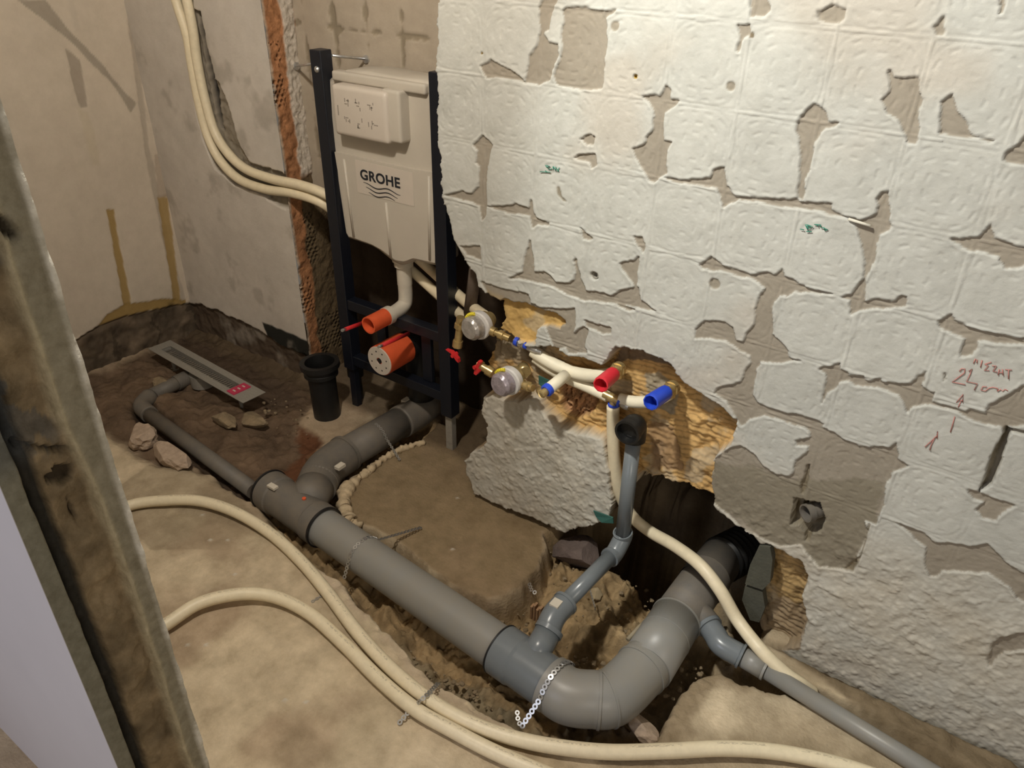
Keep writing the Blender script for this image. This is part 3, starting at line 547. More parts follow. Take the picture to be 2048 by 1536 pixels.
# ================================================================== FLOOR
def fp(pts, z=0.0): return [tuple(atz(x, y, z)[:2]) for x, y in pts]
def floor():
    us = axis_coords(-3.0, -2.95, .55, 1.3, .0052, .05); vs = axis_coords(-.8, .2, 1.80, 2.0, .0052, .05)
    U, V = np.meshgrid(us, vs); wob = fbm(U, V, .06, 3)*.022+fbm(U, V, .018, 4)*.010
    H = fbm(U, V, .35, 5)*.006+fbm(U, V, .02, 6)*.0014
    C = np.zeros(U.shape+(3,))+np.array((.64, .53, .375)); C *= (1+.15*fbm(U, V, .16, 7)+.10*fbm(U, V, .02, 8))[..., None]
    C = lerpc(C, (.38, .27, .18), sst(fbm(U, V, .3, 9)+.35*sst(-U, 1.0, 1.6), .12, .45)*.6)
    C = lerpc(C, (.30, .255, .17), sst(fbm(U, V, .22, 10), .08, .4)*.25)
    # island slab: darker brown than the rest
    isl = sdf(U, V, fp([(1085,1063),(1088,1100),(1075,1140),(1050,1165),(1010,1190),(975,1197),(940,1185),(900,1165),(860,1135),(800,1085),(745,1055),(708,1045),(693,1020),(688,990),(698,960),(740,930),(790,900),(830,890),(862,860),(895,815),(960,800),(1400,1300)]), .3)
    C = lerpc(C, (.25, .18, .10), sst(isl, .01, -.01)*.9)
    C = lerpc(C, (.30, .22, .135), sst(isl, .0, -.01)*sst(fbm(U, V, .2, 12), .0, .3)*.8)
    # dust and soil in the shower corner and niche
    soil = sdf(U, V, fp([(100,760),(200,735),(280,705),(392,650),(650,770),(640,800),(600,838),(600,860),(640,880),(615,905),(600,955),(560,965),(500,992),(470,985),(430,953),(380,935),(300,925),(235,880),(150,850)]), .3)
    w = sst(soil+wob, .03, -.04); H = H*(1-w)+w*(-.022+fbm(U, V, .09, 15)*.028+fbm(U, V, .03, 16)*.012)
    C = C*(1-w[..., None])+w[..., None]*np.array((.155, .105, .068))*(1+.5*fbm(U, V, .08, 17))[..., None]
    red = sdf(U, V, fp([(590,840),(650,880),(630,910),(600,960),(575,965),(560,930),(600,900)]), .1); C = lerpc(C, (.15, .065, .032), sst(red+wob, .012, -.02))
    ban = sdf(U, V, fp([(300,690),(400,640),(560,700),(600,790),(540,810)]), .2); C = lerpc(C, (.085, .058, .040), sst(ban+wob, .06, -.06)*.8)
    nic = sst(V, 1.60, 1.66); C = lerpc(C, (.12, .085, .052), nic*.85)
    # trench and pit
    pit = fp([(492,985),(540,1042),(600,1105),(640,1138),(690,1175),(722,1215),(765,1255),(830,1322),(872,1368),(930,1402),(1000,1440),(1080,1472),(1200,1500),(1290,1498),(1318,1478),(1352,1405),(1392,1352),(1440,1345),(1500,1375),(1560,1390),(1590,1370),(1520,1290)])
    pit += [(-.22, 1.50), (-.20, 1.9), (-.9, 1.9), (-.86, 1.52)]
    pit += fp([(1088,1063),(1088,1100),(1075,1140),(1050,1165),(1010,1190),(975,1197),(940,1185),(900,1165),(860,1135),(800,1085),(745,1058),(708,1048),(693,1020),(688,990),(698,960),(740,930),(790,900),(830,890),(862,860),(905,805)])
    pit += [(-1.46, 1.75), (-1.64, 1.75)]
    pit += fp([(800,802),(700,862),(655,888),(612,905),(602,955),(560,958)])
    s = sdf(U, V, pit, .3)
    s = s+wob*.55
    deep = .085+.045*sst(U, -1.0, -.62)*sst(V, 1.02, 1.22)-.03*sst(-U, 1.2, 1.45)+.42*sst(V+fbm(U, V, .08, 77)*.05, 1.535, 1.60)*sst(U, -.95, -.82)
    grit = fbm(U, V, .09, 21)*.075+fbm(U, V, .03, 22)*.030+fbm(U, V, .014, 23)*.016+np.abs(fbm(U, V, .022, 28))*.014
    dep = -(deep)+grit*sst(-s, .01, .06)
    w = sst(s, .004, -.022); H = H*(1-w)+w*dep
    soilc = np.array((.35, .25, .135))*(1+.7*fbm(U, V, .05, 24)+.3*fbm(U, V, .012, 25))[..., None]
    fr = sst(-V, -.99, -.94)   # mortar dust in the front trench
    soilc = soilc*(1-fr[..., None]*.7)+np.array((.27, .235, .16))*fr[..., None]*.7
    C = C*(1-w[..., None])+soilc*w[..., None]
    C = lerpc(C, (.40, .32, .215), sst(U, -.56, -.5)*.75*sst(fbm(U, V, .12, 62), -.35, .15)); db = sst(s+fbm(U, V, .07, 61)*.06, .06, .0)*(U > -.52)*(V < 1.36); C = lerpc(C, (.26, .195, .12), db*.85); H += db*np.abs(fbm(U, V, .02, 62))*.008
    rim = np.exp(-((s-.012)/.014)**2)*(V < 1.0)*(U > -1.35)*(U < -.5); C = lerpc(C, (.52, .42, .31), rim*.8*(fbm(U, V, .05, 26) > -.2)); H += rim*fbm(U, V, .03, 27)*.014
    # groove of the thin right pipe and dirt along the wall
    g = sdf(U, V, fp([(1490,1300),(1560,1330),(1700,1400),(1900,1510),(2048,1600),(2200,1700),(2150,1720),(1960,1590),(1860,1535),(1700,1450),(1560,1380),(1500,1370)]), .1)
    w = sst(g+wob*.3, .004, -.010)*(1-sst(s, .0, -.01)); H -= w*.024; C = lerpc(C, (.14, .105, .065), w*.85)
    dw = sdf(U, V, fp([(1560,1300),(1600,1310),(1800,1400),(2048,1520),(2300,1640),(2200,1680),(2048,1590),(1850,1500),(1700,1400)]), .15)
    w = sst(dw+wob*.35, .012, -.008)*(1-sst(s, 0, -.01)); C = lerpc(C, (.20, .15, .092), w*.92); H += w*(.001+fbm(U, V, .03, 29)*.010)
    w = sst(np.abs(V-1.478), .020, .008)*sst(U, -.22, -.12); H -= w*.028; C = lerpc(C, (.09, .062, .035), w)
    # groove of the thin shower pipe
    g = sdf(U, V, fp([(262,790),(300,800),(400,880),(510,975),(560,990),(500,1000),(470,985),(400,925),(300,865),(262,830)]), .1)
    w = sst(g+wob*.4, .01, -.015)*(1-sst(s, 0, -.01)); H -= w*.035; C = lerpc(C, (.075, .052, .036), w*.8)
    sl = sdf(U, V, fp([(300,925),(375,932),(440,958),(485,1000),(560,1100),(300,1100),(200,1000)]), .1); C = lerpc(C, (.29, .235, .155), sst(sl+wob*.3, .003, -.003)*.5*sst(-U, 1.45, 1.75))
    # crack and chips
    ln = fp([(590,1225),(700,1180)]); 
    for (x, y) in ((405,1030),(420,1080),(470,1150),(375,1290),(412,1290),(455,1080),(570,1400),(612,1405),(915,995),(905,1097),(1135,1432),(1180,1440)):
        q = atz(x, y, 0); dd = np.hypot(U-q[0], V-q[1]); C = lerpc(C, (.66, .62, .54), sst(dd, .007, .003)*.8); H += sst(dd, .007, .002)*.003
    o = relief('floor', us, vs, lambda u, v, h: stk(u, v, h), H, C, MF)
floor()
# ================================================================== TOILET FRAME
def toilet_frame():
    FY = 1.63
    t = thing('toilet_frame', 'navy blue steel toilet installation frame with white cistern standing in the wall niche', 'toilet frame', (-1.60, 1.65, 0))
    for x0, x1, zt, zb in ((-1.852, -1.806, 1.228, .165), (-1.402, -1.356, 1.214, .135)):
        b = MBld(); b.box((x0, FY, zb), (x1, FY+.046, zt), .004)
        p = b.build('post', M_frame, t)
        xc = (x0+x1)/2
        if x0 < -1.5: b = MBld(); b.lathe((xc+.004, FY+.001, zt-.052), (0, -1, 0), [(0, .0095), (.004, .009), (.0075, .005), (.008, .0)], 16); b.build('bolt', M_zinc, p)
        b = MBld(); b.box((xc-.014, FY+.012, -.005), (xc+.014, FY+.036, zb+.05), .002)
        leg = b.build('leg', M_steel if x0 > -1.5 else M_frame, t)
    for z in (.425, .205):
        b = MBld(); b.box((-1.806, FY+.004, z-.018), (-1.402, FY+.042, z+.018), .003)
        b.build('crossbar', M_frame, t)
    # wall tie
    q = aty(664, 111, FY+.04); w = aty(733, 118, 1.798)
    b = MBld(); b.tube([q, w], .004, 10); b.lathe(w, (0, -1, 0), [(0, .012), (.006, .012), (.008, .004)], 14); b.build('wall_tie', M_zinc, t)
    q = aty(625, 128, FY+.03); w = atx(592, 132, -2.095)
    b = MBld(); b.tube([q, w], .004, 10); b.lathe(w, (1, 0, 0), [(0, .012), (.006, .012), (.008, .004)], 14); b.build('wall_tie', M_zinc, t)
    # cistern body
    y0 = FY+.022
    def q(x, y, yy=y0): a = aty(x, y, yy); return (a[0], a[2])
    out = [q(657, 158), q(668, 146), q(690, 140), q(730, 142), q(800, 155), q(866, 162), q(872, 168), q(870, 345), q(872, 533), q(862, 531), q(828, 522), q(812, 530), q(800, 532), q(786, 525), q(762, 505), q(742, 493), q(716, 484), q(695, 477), q(690, 468), q(664, 300)]
    b = MBld()
    n = len(out); c = np.array(out).mean(0)
    rings = [(0, -.010), (.004, -.003), (.012, 0), (.105, 0), (.113, -.004), (.118, -.012)]
    V = []
    for dy, ins in rings:
        for (x, z) in out:
            d = c-np.array((x, z)); d = d/np.linalg.norm(d); V.append((x-d[0]*ins, y0+dy, z-d[1]*ins))
    F = [tuple(range(n)), tuple(range(6*n-1, 5*n-1, -1))]
    b.add(V, F, False)
    b.add(V, [(i+k*n, i+(k+1)*n, (i+1) % n+(k+1)*n, (i+1) % n+k*n) for k in range(5) for i in range(n)], True)
    cis = b.build('cistern', M_cist, t)
    # lower front shell, a little proud
    yl = y0-.012
    sh = [q(669, 304, yl), q(700, 311, yl), q(760, 325, yl), q(830, 340, yl), q(869, 346, yl), q(870, 526, yl), q(826, 516, yl), q(808, 523, yl), q(790, 520, yl), q(764, 500, yl), q(742, 488, yl), q(697, 472, yl)]
    b = MBld(); b.prism([(x, yl, z) for x, z in sh], (0, .02, 0)); b.build('front_shell', M_cist, cis)
    for (xa, ya, xb, yb) in ((688, 318, 708, 474), (772, 405, 782, 515), (858, 352, 860, 520)):
        a0 = aty(xa, ya, yl); a1 = aty(xb, yb, yl); b = MBld(); b.tube([a0, a1], .0045, 8, squash=.5); b.build('moulded_rib', M_cist, cis)
    # inspection housing
    yb = y0-.052
    bx = [q(664, 172, yb), q(762, 190, yb), q(770, 198, yb), q(768, 286, yb), q(760, 292, yb), q(700, 279, yb), q(668, 264, yb), q(660, 252, yb)]
    # keep it square in the room
    x0 = -1.745; x1 = -1.532; z0 = 1.008; z1 = 1.150
    b = MBld(); b.box((x0, yb, z0), (x1, y0+.03, z1), .014); hs = b.build('inspection_housing', M_cist2, cis)
    b = MBld(); b.box((x1-.03, yb+.012, z0+.006), (x1+.038, y0+.02, z1+.006), .010); b.build('housing_flange', M_cist, cis)
    b = MBld(); b.box((-1.775, y0-.016, 1.150), (-1.42, y0+.02, 1.178), .008); b.build('top_ledge', M_cist, cis)
    # printed pictograms on the housing
    yy = yb-.0006
    for r_ in range(2):
        for c_ in range(3):
            b = MBld(); cx = -1.685+c_*.047; cz = 1.102-r_*.050; rr = random.Random(r_*3+c_)
            for k in range(5):
                a = rr.uniform(-.014, .010); e = rr.uniform(-.014, .010); w_, h_ = (rr.uniform(.006, .016), .0028) if k % 2 else (.0028, rr.uniform(.006, .014))
                b.box((cx+a, yy, cz+e), (cx+a+w_, yb+.001, cz+e+h_))
            b.build('printed_pictogram', M_mark, cis)
    b = MBld(); b.box((-1.723, yy, 1.066), (-1.7195, yb+.001, 1.094)); b.build('moulded_slot', M_mark, cis)
    # label sheet with the maker's mark
    ls = [q(712, 322, yl-.001), q(826, 344, yl-.001), q(827, 409, yl-.001), q(714, 388, yl-.001)]
    xa = np.mean([ls[0][0], ls[3][0]]); xb = np.mean([ls[1][0], ls[2][0]]); za = np.mean([ls[0][1], ls[1][1]]); zb = np.mean([ls[2][1], ls[3][1]])
    b = MBld(); b.box((xa, yl-.0012, zb), (xb, yl+.001, za), 0); b.build('label_sheet', M_cist2, cis)
    cu = bpy.data.curves.new('logo_text', 'FONT'); cu.body = 'GROHE'; cu.size = .1; cu.offset = .0028; cu.extrude = .002; cu.space_character = 1.06
    to = bpy.data.objects.new('logo_tmp', cu); COL.objects.link(to); bpy.context.view_layer.update()
    me = bpy.data.meshes.new_from_object(to.evaluated_get(bpy.context.evaluated_depsgraph_get())); bpy.data.objects.remove(to)
    co = np.array([v.co for v in me.vertices]); lo = co.min(0); hi = co.max(0)
    tl = q(720, 337, yl-.001); br = q(801, 374, yl-.001); w_ = br[0]-tl[0]; tb = q(722, 358, yl-.001)
    h_ = tl[1]-tb[1]
    for v in me.vertices:
        p = v.co; x = (p.x-lo[0])/(hi[0]-lo[0])*w_+tl[0]; z = (p.y-lo[1])/(hi[1]-lo[1])*h_+tb[1]; v.co = (x, yl-.0022+(p.z)*.1, z)
    link('logo_lettering', me, M_ink, cis)
    b = MBld(); zt = tb[1]-.008
    for k in range(3):
        xs = np.linspace(tl[0]+.010+k*.010, tl[0]+w_-.002-k*.012, 30); xc = tl[0]+w_/2
        P = [(x, yl-.0018, zt-.0125*k-.004+.0045*math.sin((x-tl[0])/w_*2*math.pi*1.75+.4)-.004*(x-tl[0])/w_) for x in xs]
        b.tube(P, [.0006+.0011*math.sin(math.pi*i/29) for i in range(30)], 6)
    b.build('logo_waves', M_ink, cis)
    # flush pipe
    a = aty(812, 524, 1.70); c_ = aty(808, 618, 1.70); x = (a[0]+c_[0])/2
    zt_ = a[2]+.03; zc = .455
    b = MBld()
    b.lathe((x, 1.70, zt_), (0, 0, -1), [(0, .036), (.028, .036), (.030, .031), (.045, .031), (.047, .0245), (.11, .0245)], 24)
    b.tube(spline([(x, 1.70, zt_-.10), (x, 1.70, zc+.035), (x, 1.69, zc+.010), (x, 1.65, zc), (x, 1.60, zc)], 8), .0235, 22)
    b.lathe((x, 1.622, zc), (0, -1, 0), [(0, .030), (.022, .030)], 24)
    fl = b.build('flush_pipe', M_white, t)
    b = MBld(); b.lathe((x, 1.602, zc), (0, -1, 0), [(0, .0285), (.080, .0285), (.080, .024), (.012, .022), (.012, 0)], 26, cap=False); b.build('protective_cap', M_orange, fl)
    # waste connector
    wx, wz = -1.580, .322
    b = MBld(); b.lathe((wx, 1.66, wz), (0, -1, 0), [(0, .052), (.115, .052), (.115, .048)], 30); wc = b.build('waste_connector', M_orange, t)
    b = MBld(); b.lathe((wx, 1.545, wz), (0, -1, 0), [(0, .0505), (.003, .0505), (.004, .049), (.004, .012), (.0, .012)], 34, cap=False); dk = b.build('closing_disc', M_cist2, wc)
    b = MBld(); b.lathe((wx, 1.5445, wz), (0, -1, 0), [(0, .012), (.0015, .012)], 4)
    for k in range(8):
        an = k*math.pi/4+.3; b.lathe((wx+.034*math.cos(an), 1.5412, wz+.034*math.sin(an)), (0, -1, 0), [(0, .0028), (.0006, .0028)], 8)
    b.build('disc_hole', M_rub, wc)
    # fixing rods in red sleeves
    for (p0, ya, p1, yb_) in (((733, 643), 1.60, (684, 661), 1.44), ((817, 667), 1.62, (757, 694), 1.44)):
        A = aty(*p0, ya); B_ = aty(*p1, yb_); A = np.array((B_[0]+(A[0]-B_[0])*.35, A[1], B_[2]+(A[2]-B_[2])*.35)) if False else A
        d = (B_-A)/np.linalg.norm(B_-A); L_ = np.linalg.norm(B_-A)
        b = MBld(); b.tube([A, A+d*(L_-.022)], .0062, 12); rd = b.build('rod_sleeve', M_red, t)
        b = MBld(); b.tube([A+d*(L_-.024), B_], .0048, 12); b.build('threaded_rod', M_zinc, rd)
    # waste bend behind the disc and dark bracket
    b = MBld(); b.tube(spline([(wx, 1.655, wz), (wx, 1.70, wz-.01), (wx, 1.735, wz-.08), (wx, 1.74, .09)], 8), .050, 24); b.build('waste_bend', M_blackp, t)
    for xb in (-1.70, -1.50): b = MBld(); b.box((xb, FY+.03, .225), (xb+.04, FY+.045, .42), .002); b.build('bracket', M_frame, t)
    return t
toilet_frame()
# ================================================================== MAIN GREY DRAIN
def ring_at(b, P, i, R, w=.006, h=.003):
    d = np.array(P[min(i+1, len(P)-1)])-np.array(P[max(i-1, 0)]); d = d/np.linalg.norm(d); b.lathe(np.array(P[i])-d*w/2, d, [(0, R-.002), (0, R+h), (w, R+h), (w, R-.002)], 36, cap=False)
ZP = .030
TL = atz(572, 1002, ZP); TR = atz(628, 1062, ZP); ME = atz(1006, 1302, ZP); TE = atz(1106, 1371, ZP)
AX = TE-TL; AX[2] = 0; AX /= np.linalg.norm(AX); PERP = np.array([-AX[1], AX[0], 0])
def on_axis(p): return TL+AX*np.dot(np.array(p)-TL, AX)
def main_drain():
    t = thing('drain_pipe', 'thick grey main drain pipe lying in the floor trench from toilet niche to wall hole', 'drain pipe', (-1.0, 1.06, -.03))
    r = .0555; R = .0635
    a0 = TL-AX*.085; a1 = on_axis(atz(628, 1068, ZP))
    # left tee
    b = MBld(); b.lathe(a0, AX, [(0, R-.004), (.004, R), (.05, R), (.055, R-.004), (np.linalg.norm(a1-a0)-.05, R-.004), (np.linalg.norm(a1-a0)-.045, R), (np.linalg.norm(a1-a0), R), (np.linalg.norm(a1-a0), r)], 40)
    J = atz(618, 1010, ZP)
    Q1 = atz(636, 965, ZP)
    b.tube([J-np.array((.0, .02, 0)), Q1], R-.004, 32)
    b.lathe(Q1+(J-Q1)*.25, Q1-J, [(0, R), (.06, R), (.06, r)], 34)
    te = b.build('tee_fitting', M_pipe_dusty, t)
    b = MBld(); ring_at(b, [a0, a0+AX*.01], 0, R, .006); b.build('sealing_ring', M_rub, te); b = MBld(); ring_at(b, [a1, a1+AX*.01], 0, R-.002, .007, .0025); b.build('sealing_ring', M_rub, te)
    for (x, y, dx) in ((545, 972, .011),):
        c = atz(x, y, ZP+R+.0); b = MBld(); b.box(c-np.array((.016, .009, .006)), c+np.array((.016, .009, .0015)), .0); b.build('sticker', M_white, te)
    c = atz(608, 996, ZP+R); b = MBld(); b.lathe(c-np.array((0, 0, .004)), (0, 0, 1), [(0, .006), (.0042, .006)], 12); b.build('red_dot', M_orange, te)
    # long straight pipe
    b = MBld(); b.lathe(a1-AX*.02, AX, [(0, r), (np.linalg.norm(on_axis(ME)-a1)+.05, r)], 44); b.build('straight_pipe', M_pipe, t)
    # tee with the small branch
    m0 = on_axis(atz(1000, 1300, ZP)); m1 = on_axis(atz(1100, 1368, ZP)); L = np.linalg.norm(m1-m0)
    b = MBld(); b.lathe(m0, AX, [(0, r), (0, R-.002), (.003, R), (L*.35, R), (L*.4, R-.003), (L, R-.003)], 44)
    b2 = atz(1086, 1300, .07)
    j = m0+AX*(L*.60)+np.array((0, 0, .02)); k1 = atz(1097, 1262, .085)
    b.tube([j, k1], .033, 26); b.lathe(k1-(k1-j)*.05, k1-j, [(0, .036), (.012, .036), (.012, .030)], 26)
    bt = b.build('branch_fitting', M_pipe_new, t)
    b = MBld(); ring_at(b, [m0, m0+AX*.01], 0, R, .004, .0012); b.build('joint_ring', M_rub, bt); b = MBld(); ring_at(b, [m1, m1+AX*.01], 0, R, .004, .0012); b.build('joint_ring', M_rub, bt)
    # two 45 degree elbows
    c0 = m1; pts = [c0-AX*.005, c0+AX*.045]
    e2 = atz(1228, 1392, ZP); e3 = atz(1300, 1322, ZP); e1 = atz(1182, 1398, ZP)
    P = spline([c0, c0+AX*.05, e1, e2, e3], 8)
    b = MBld(); b.tube(P, R, 40); ring_at(b, P, len(P)//2+3, R, .006, .0025); ring_at(b, P, len(P)//2+6, R, .004, .002); ring_at(b, P, len(P)-3, R, .008, .003)
    b.lathe(P[0]-AX*.002, AX, [(0, R-.001), (0, R+.003), (.012, R+.003), (.016, R)], 40, cap=False)
    b.build('elbow', M_pipe_new if False else M_pipe, t)
    # riser towards the hole
    f1 = atz(1352, 1240, ZP+.0); f2 = atz(1400, 1172, ZP-.005); f3 = atz(1442, 1118, ZP-.02)
    b = MBld(); b.tube([e3-(f1-e3)*.15, f1], R+.001, 40); ring_at(b, [f1, f1+(f2-f1)*.05], 0, R+.001, .005, .002); q = e3+(f1-e3)*.55; ring_at(b, [q, q+(f1-e3)*.05], 0, R+.001, .003, .001)
    b.build('socket_pipe', M_pipe, t)
    b = MBld(); b.tube([f1, f2, f3], R-.002, 40); b.lathe(f2, f3-f2, [(0, R), (.05, R+.002), (.05, r)], 36, cap=False)
    g0 = f1+(f2-f1)*.55; g1 = atz(1418, 1252, .035); b.tube([g0, g1], .034, 24)
    b.build('branch_fitting', M_pipe_dusty, t)
    # old ribbed outlet in the hole
    b = MBld(); d = f3-f2; d = d/np.linalg.norm(d); pr = []
    for k in range(9): pr += [(k*.022, .060), (k*.022+.010, .068), (k*.022+.016, .068), (k*.022+.022, .060)]
    b.lathe(f3-d*.01, d+np.array((.25, 0, -.1)), pr, 32); b.build('ribbed_outlet', M_blackp, t)
    # northern branch under the toilet frame
    n1 = Q1; n2 = atz(652, 938, ZP); n3 = atz(690, 908, ZP); n4 = atz(800, 845, ZP); n5 = atz(862, 806, ZP-.0)
    P = spline([n1, n2, n3], 8); b = MBld(); b.tube(P, R, 36); ring_at(b, P, len(P)-1, R-.001, .012, .003); b.build('elbow', M_pipe_dusty, t)
    b = MBld(); b.tube([n3, n4], r, 40)
    up = spline([n4, n4+(n5-n4)*.55, n5+np.array((.0, .0, .015)), n5+np.array((.005, .03, .08))], 8); b.tube(up, [R-.004]*len(up), 36)
    np_ = b.build('niche_pipe', M_pipe_dusty, t)
    for (x, y) in ((680, 932), (812, 800)):
        c = atz(x, y, ZP+R-.008); b = MBld(); b.box(c-np.array((.010, .015, .006)), c+np.array((.010, .015, .004)), .0); b.build('sticker', M_white, np_)
    return (m0, m1, g1, k1, c0, P)
m0, m1, g1, k1, c0, _ = main_drain()
def pipe_small():
    r = .0185; R = .0235
    t = thing('waste_pipe', 'slim grey waste pipe rising from the drain tee to the black elbow on the wall', 'waste pipe', tuple(k1-np.array((0, 0, .04))))
    top = aty(1268, 872, 1.475); lowv = aty(1244, 1082, 1.438)
    kk = atz(1103, 1236, .105); k2 = kk+(lowv-kk)*.18; lv2 = lowv+(kk-lowv)*.10-np.array((0, 0, .015))
    b = MBld(); P = spline([k1, k1+(kk-k1)*.6, kk+(k2-kk)*.3, k2], 7); b.tube(P, .031, 26); ring_at(b, P, len(P)-1, .031, .008, .002); b.build('elbow', M_pipe_new, t)
    c = kk+(k2-kk)*.55+np.array((-.004, -.010, .028)); dd = (lowv-kk)/np.linalg.norm(lowv-kk)
    b = MBld(); b.box(c-np.array((.012, .013, .004)), c+np.array((.012, .013, .004)), .001); b.build('sticker', M_white, t)
    b = MBld(); b.tube([k2, lv2], .0205, 24); b.build('straight_pipe', M_pipe_new, t)
    P = spline([lv2-(lv2-k2)*.12, lv2, lowv+np.array((0, .003, .012)), lowv+(top-lowv)*.08], 7)
    b = MBld(); b.tube(P, .0245, 26); ring_at(b, P, len(P)-1, .0245, .008, .002); ring_at(b, P, 1, .0245, .008, .002); b.build('elbow', M_pipe_new, t)
    b = MBld(); b.tube([lowv, top], .0195, 24); b.build('straight_pipe', M_pipe_new, t)
    c = aty(1264, 856, 1.455)
    b = MBld(); b.tube(spline([top-np.array((0, 0, .01)), top+np.array((0, 0, .012)), c+np.array((0, .012, .0)), c+np.array((0, -.012, 0))], 6), .030, 26)
    b.lathe(c+np.array((0, -.012, 0)), (0, -1, 0), [(0, .033), (.016, .033), (.016, .027), (-.01, .024), (-.01, 0)], 28, cap=False); b.build('wall_elbow', M_blackp, t)
    # right-hand pipe
    t = thing('waste_pipe', 'slim grey waste pipe running along the wall foot to the lower right', 'waste pipe', tuple(g1-np.array((0, 0, .04))))
    h1 = atz(1444, 1290, .03); h2 = atz(1482, 1312, .025); h3 = atz(1530, 1340, .022); h4 = atz(2120, 1705, .018)
    b = MBld(); P = spline([g1, g1+(h1-g1)*.5, h1, h2], 7); b.tube(P, .029, 28); ring_at(b, P, 0, .031, .010, .003); ring_at(b, P, len(P)-1, .029, .006, .003); b.build('elbow', M_pipe_new, t)
    b = MBld(); b.tube([h2, h3], .025, 28); b.lathe(h3-(h3-h2)*.06, h3-h2, [(0, .0265), (.006, .0265), (.006, .02)], 26); b.build('coupling', M_pipe, t)
    b = MBld(); b.tube([h3, h4], .0205, 28); b.build('straight_pipe', M_pipe, t)
    # shower waste
    t = thing('waste_pipe', 'dusty grey waste pipe running from the shower channel to the drain tee', 'waste pipe', tuple(atz(275, 815, -.04)))
    s0 = atz(382, 752, .0); s1 = atz(300, 792, -.005); s2 = atz(284, 812, -.005); s3 = atz(300, 830, -.005); s4 = atz(508, 982, -.008)
    P = spline([s1, s2, s3], 8)
    b = MBld(); b.tube([s0, s1], .026, 24); b.lathe(s0+(s1-s0)*.1, s1-s0, [(0, .030), (.05, .030), (.05, .024)], 24); b.build('straight_pipe', M_pipe_dusty, t)
    b = MBld(); b.tube(P, .031, 24); b.build('elbow', M_pipe_dusty, t)
    b = MBld(); b.tube([s3, s4], .026, 24); b.build('straight_pipe', M_pipe_dusty, t)
    # stub in the wall pocket
    c = aty(1628, 1022, 1.505)
    t = thing('pipe_stub', 'short dark grey pipe stub sunk in a square wall pocket at lower right', 'pipe', tuple(c))
    b = MBld(); b.lathe(c+np.array((.014, .016, .004)), (-.75, -1, -.10), [(-.01, .019), (.030, .019), (.030, .0215), (.046, .0215), (.046, .018), (.012, .017), (.012, 0)], 28, cap=False); b.build('pipe', M_pipe_dusty, t)
    # black stub standing by the niche
    c = atz(655, 830, 0)
    t = thing('pipe_stub', 'black plastic pipe stub with flared collar standing on the slab beside the frame', 'pipe', tuple(c))
    b = MBld(); b.lathe(c, (-.03, .0, 1), [(-.03, .048), (.165, .048), (.172, .060), (.185, .060), (.187, .057), (.200, .057), (.203, .069), (.222, .069), (.222, .052), (.10, .047), (.10, 0)], 36, cap=False); b.build('collared_pipe', M_blackp, t)
    # small black stub by the left foot
    c = atz(716, 795, 0)
    t = thing('drain_bend', 'small dark bend standing between the left leg and the waste disc', 'pipe', tuple(c))
    b = MBld(); b.lathe(c, (0, 0, 1), [(0, .022), (.10, .020), (.10, .03), (.13, .03), (.13, 0)], 20); b.build('bend', M_blackp, t)
pipe_small()
# ================================================================== SHOWER CHANNEL
def shower_channel():
    zc = .055; a = atz(296, 697, zc); b_ = atz(486, 806, zc); c_ = atz(532, 783, zc); d_ = atz(336, 679, zc)
    ax = (b_-a); L = np.linalg.norm(ax); ax /= L; wv = np.cross((0, 0, 1.), ax); Wd = .5*(np.dot(c_-b_, wv)+np.dot(d_-a, wv))
    def P(u, v, z): p = a+ax*u+wv*v; return np.array((p[0], p[1], zc+z))
    t = thing('shower_channel', 'long stainless steel linear shower drain resting on rubble in the back corner', 'shower drain', tuple(P(L/2, Wd/2, -.06)))
    def slab(b, u0, u1, v0, v1, z0, z1): b.prism([P(u0, v0, z0), P(u1, v0, z0), P(u1, v1, z0), P(u0, v1, z0)], (0, 0, z1-z0))
    b = MBld(); f = Wd*.30
    slab(b, 0, L, 0, f, -.002, 0); slab(b, 0, L, Wd-f, Wd, -.002, 0); slab(b, 0, .05, f, Wd-f, -.002, 0); slab(b, L-.075, L, f, Wd-f, -.002, 0); b.build('flange', M_steel, t)
    b = MBld(); u0, u1, v0, v1 = .05, L-.075, f, Wd-f
    slab(b, u0, u1, v0, v1, -.035, -.033); slab(b, u0-.001, u1, v0-.002, v0, -.035, 0.001); slab(b, u0, u1, v1, v1+.002, -.035, 0.001); slab(b, u1, u1+.002, v0, v1, -.035, .001); slab(b, u0-.002, u0, v0, v1, -.035, .001); b.build('trough', M_steel, t)
    b = MBld()
    for k in range(34): slab(b, u0+.004+k*(u1-u0-.01)/34, u0+.004+(k+.55)*(u1-u0-.01)/34, v0+.004, v1-.004, -.012, -.010)
    b.build('grate', M_pipe_dusty, t)
    b = MBld(); e = atz(481, 775, zc+.004)
    u, v = np.dot(e-a, ax), np.dot(e-a, wv); slab(b, u-.022, u+.022, v-.045, v+.03, .000, .003); tg = b.build('tag', M_tag, t)
    b = MBld()
    for k in range(3): slab(b, u-.008, u+.008, v-.03+k*.02, v-.024+k*.02, .003, .0036)
    b.build('tag_print', M_white, tg)
    b = MBld()
    for uu in (.08, L-.10): b = MBld(); b.lathe(P(uu, Wd*.5, -.036), (0, 0, -1), [(0, .007), (.05, .007), (.05, .018), (.055, .018)], 12); b.build('support_leg', M_steel, t)
    b = MBld(); b.lathe(P(L*.45, Wd*.5, -.03), (0, 0, -1), [(0, .045), (.05, .045)], 24); b.build('outlet_cup', M_steel, t)
shower_channel()
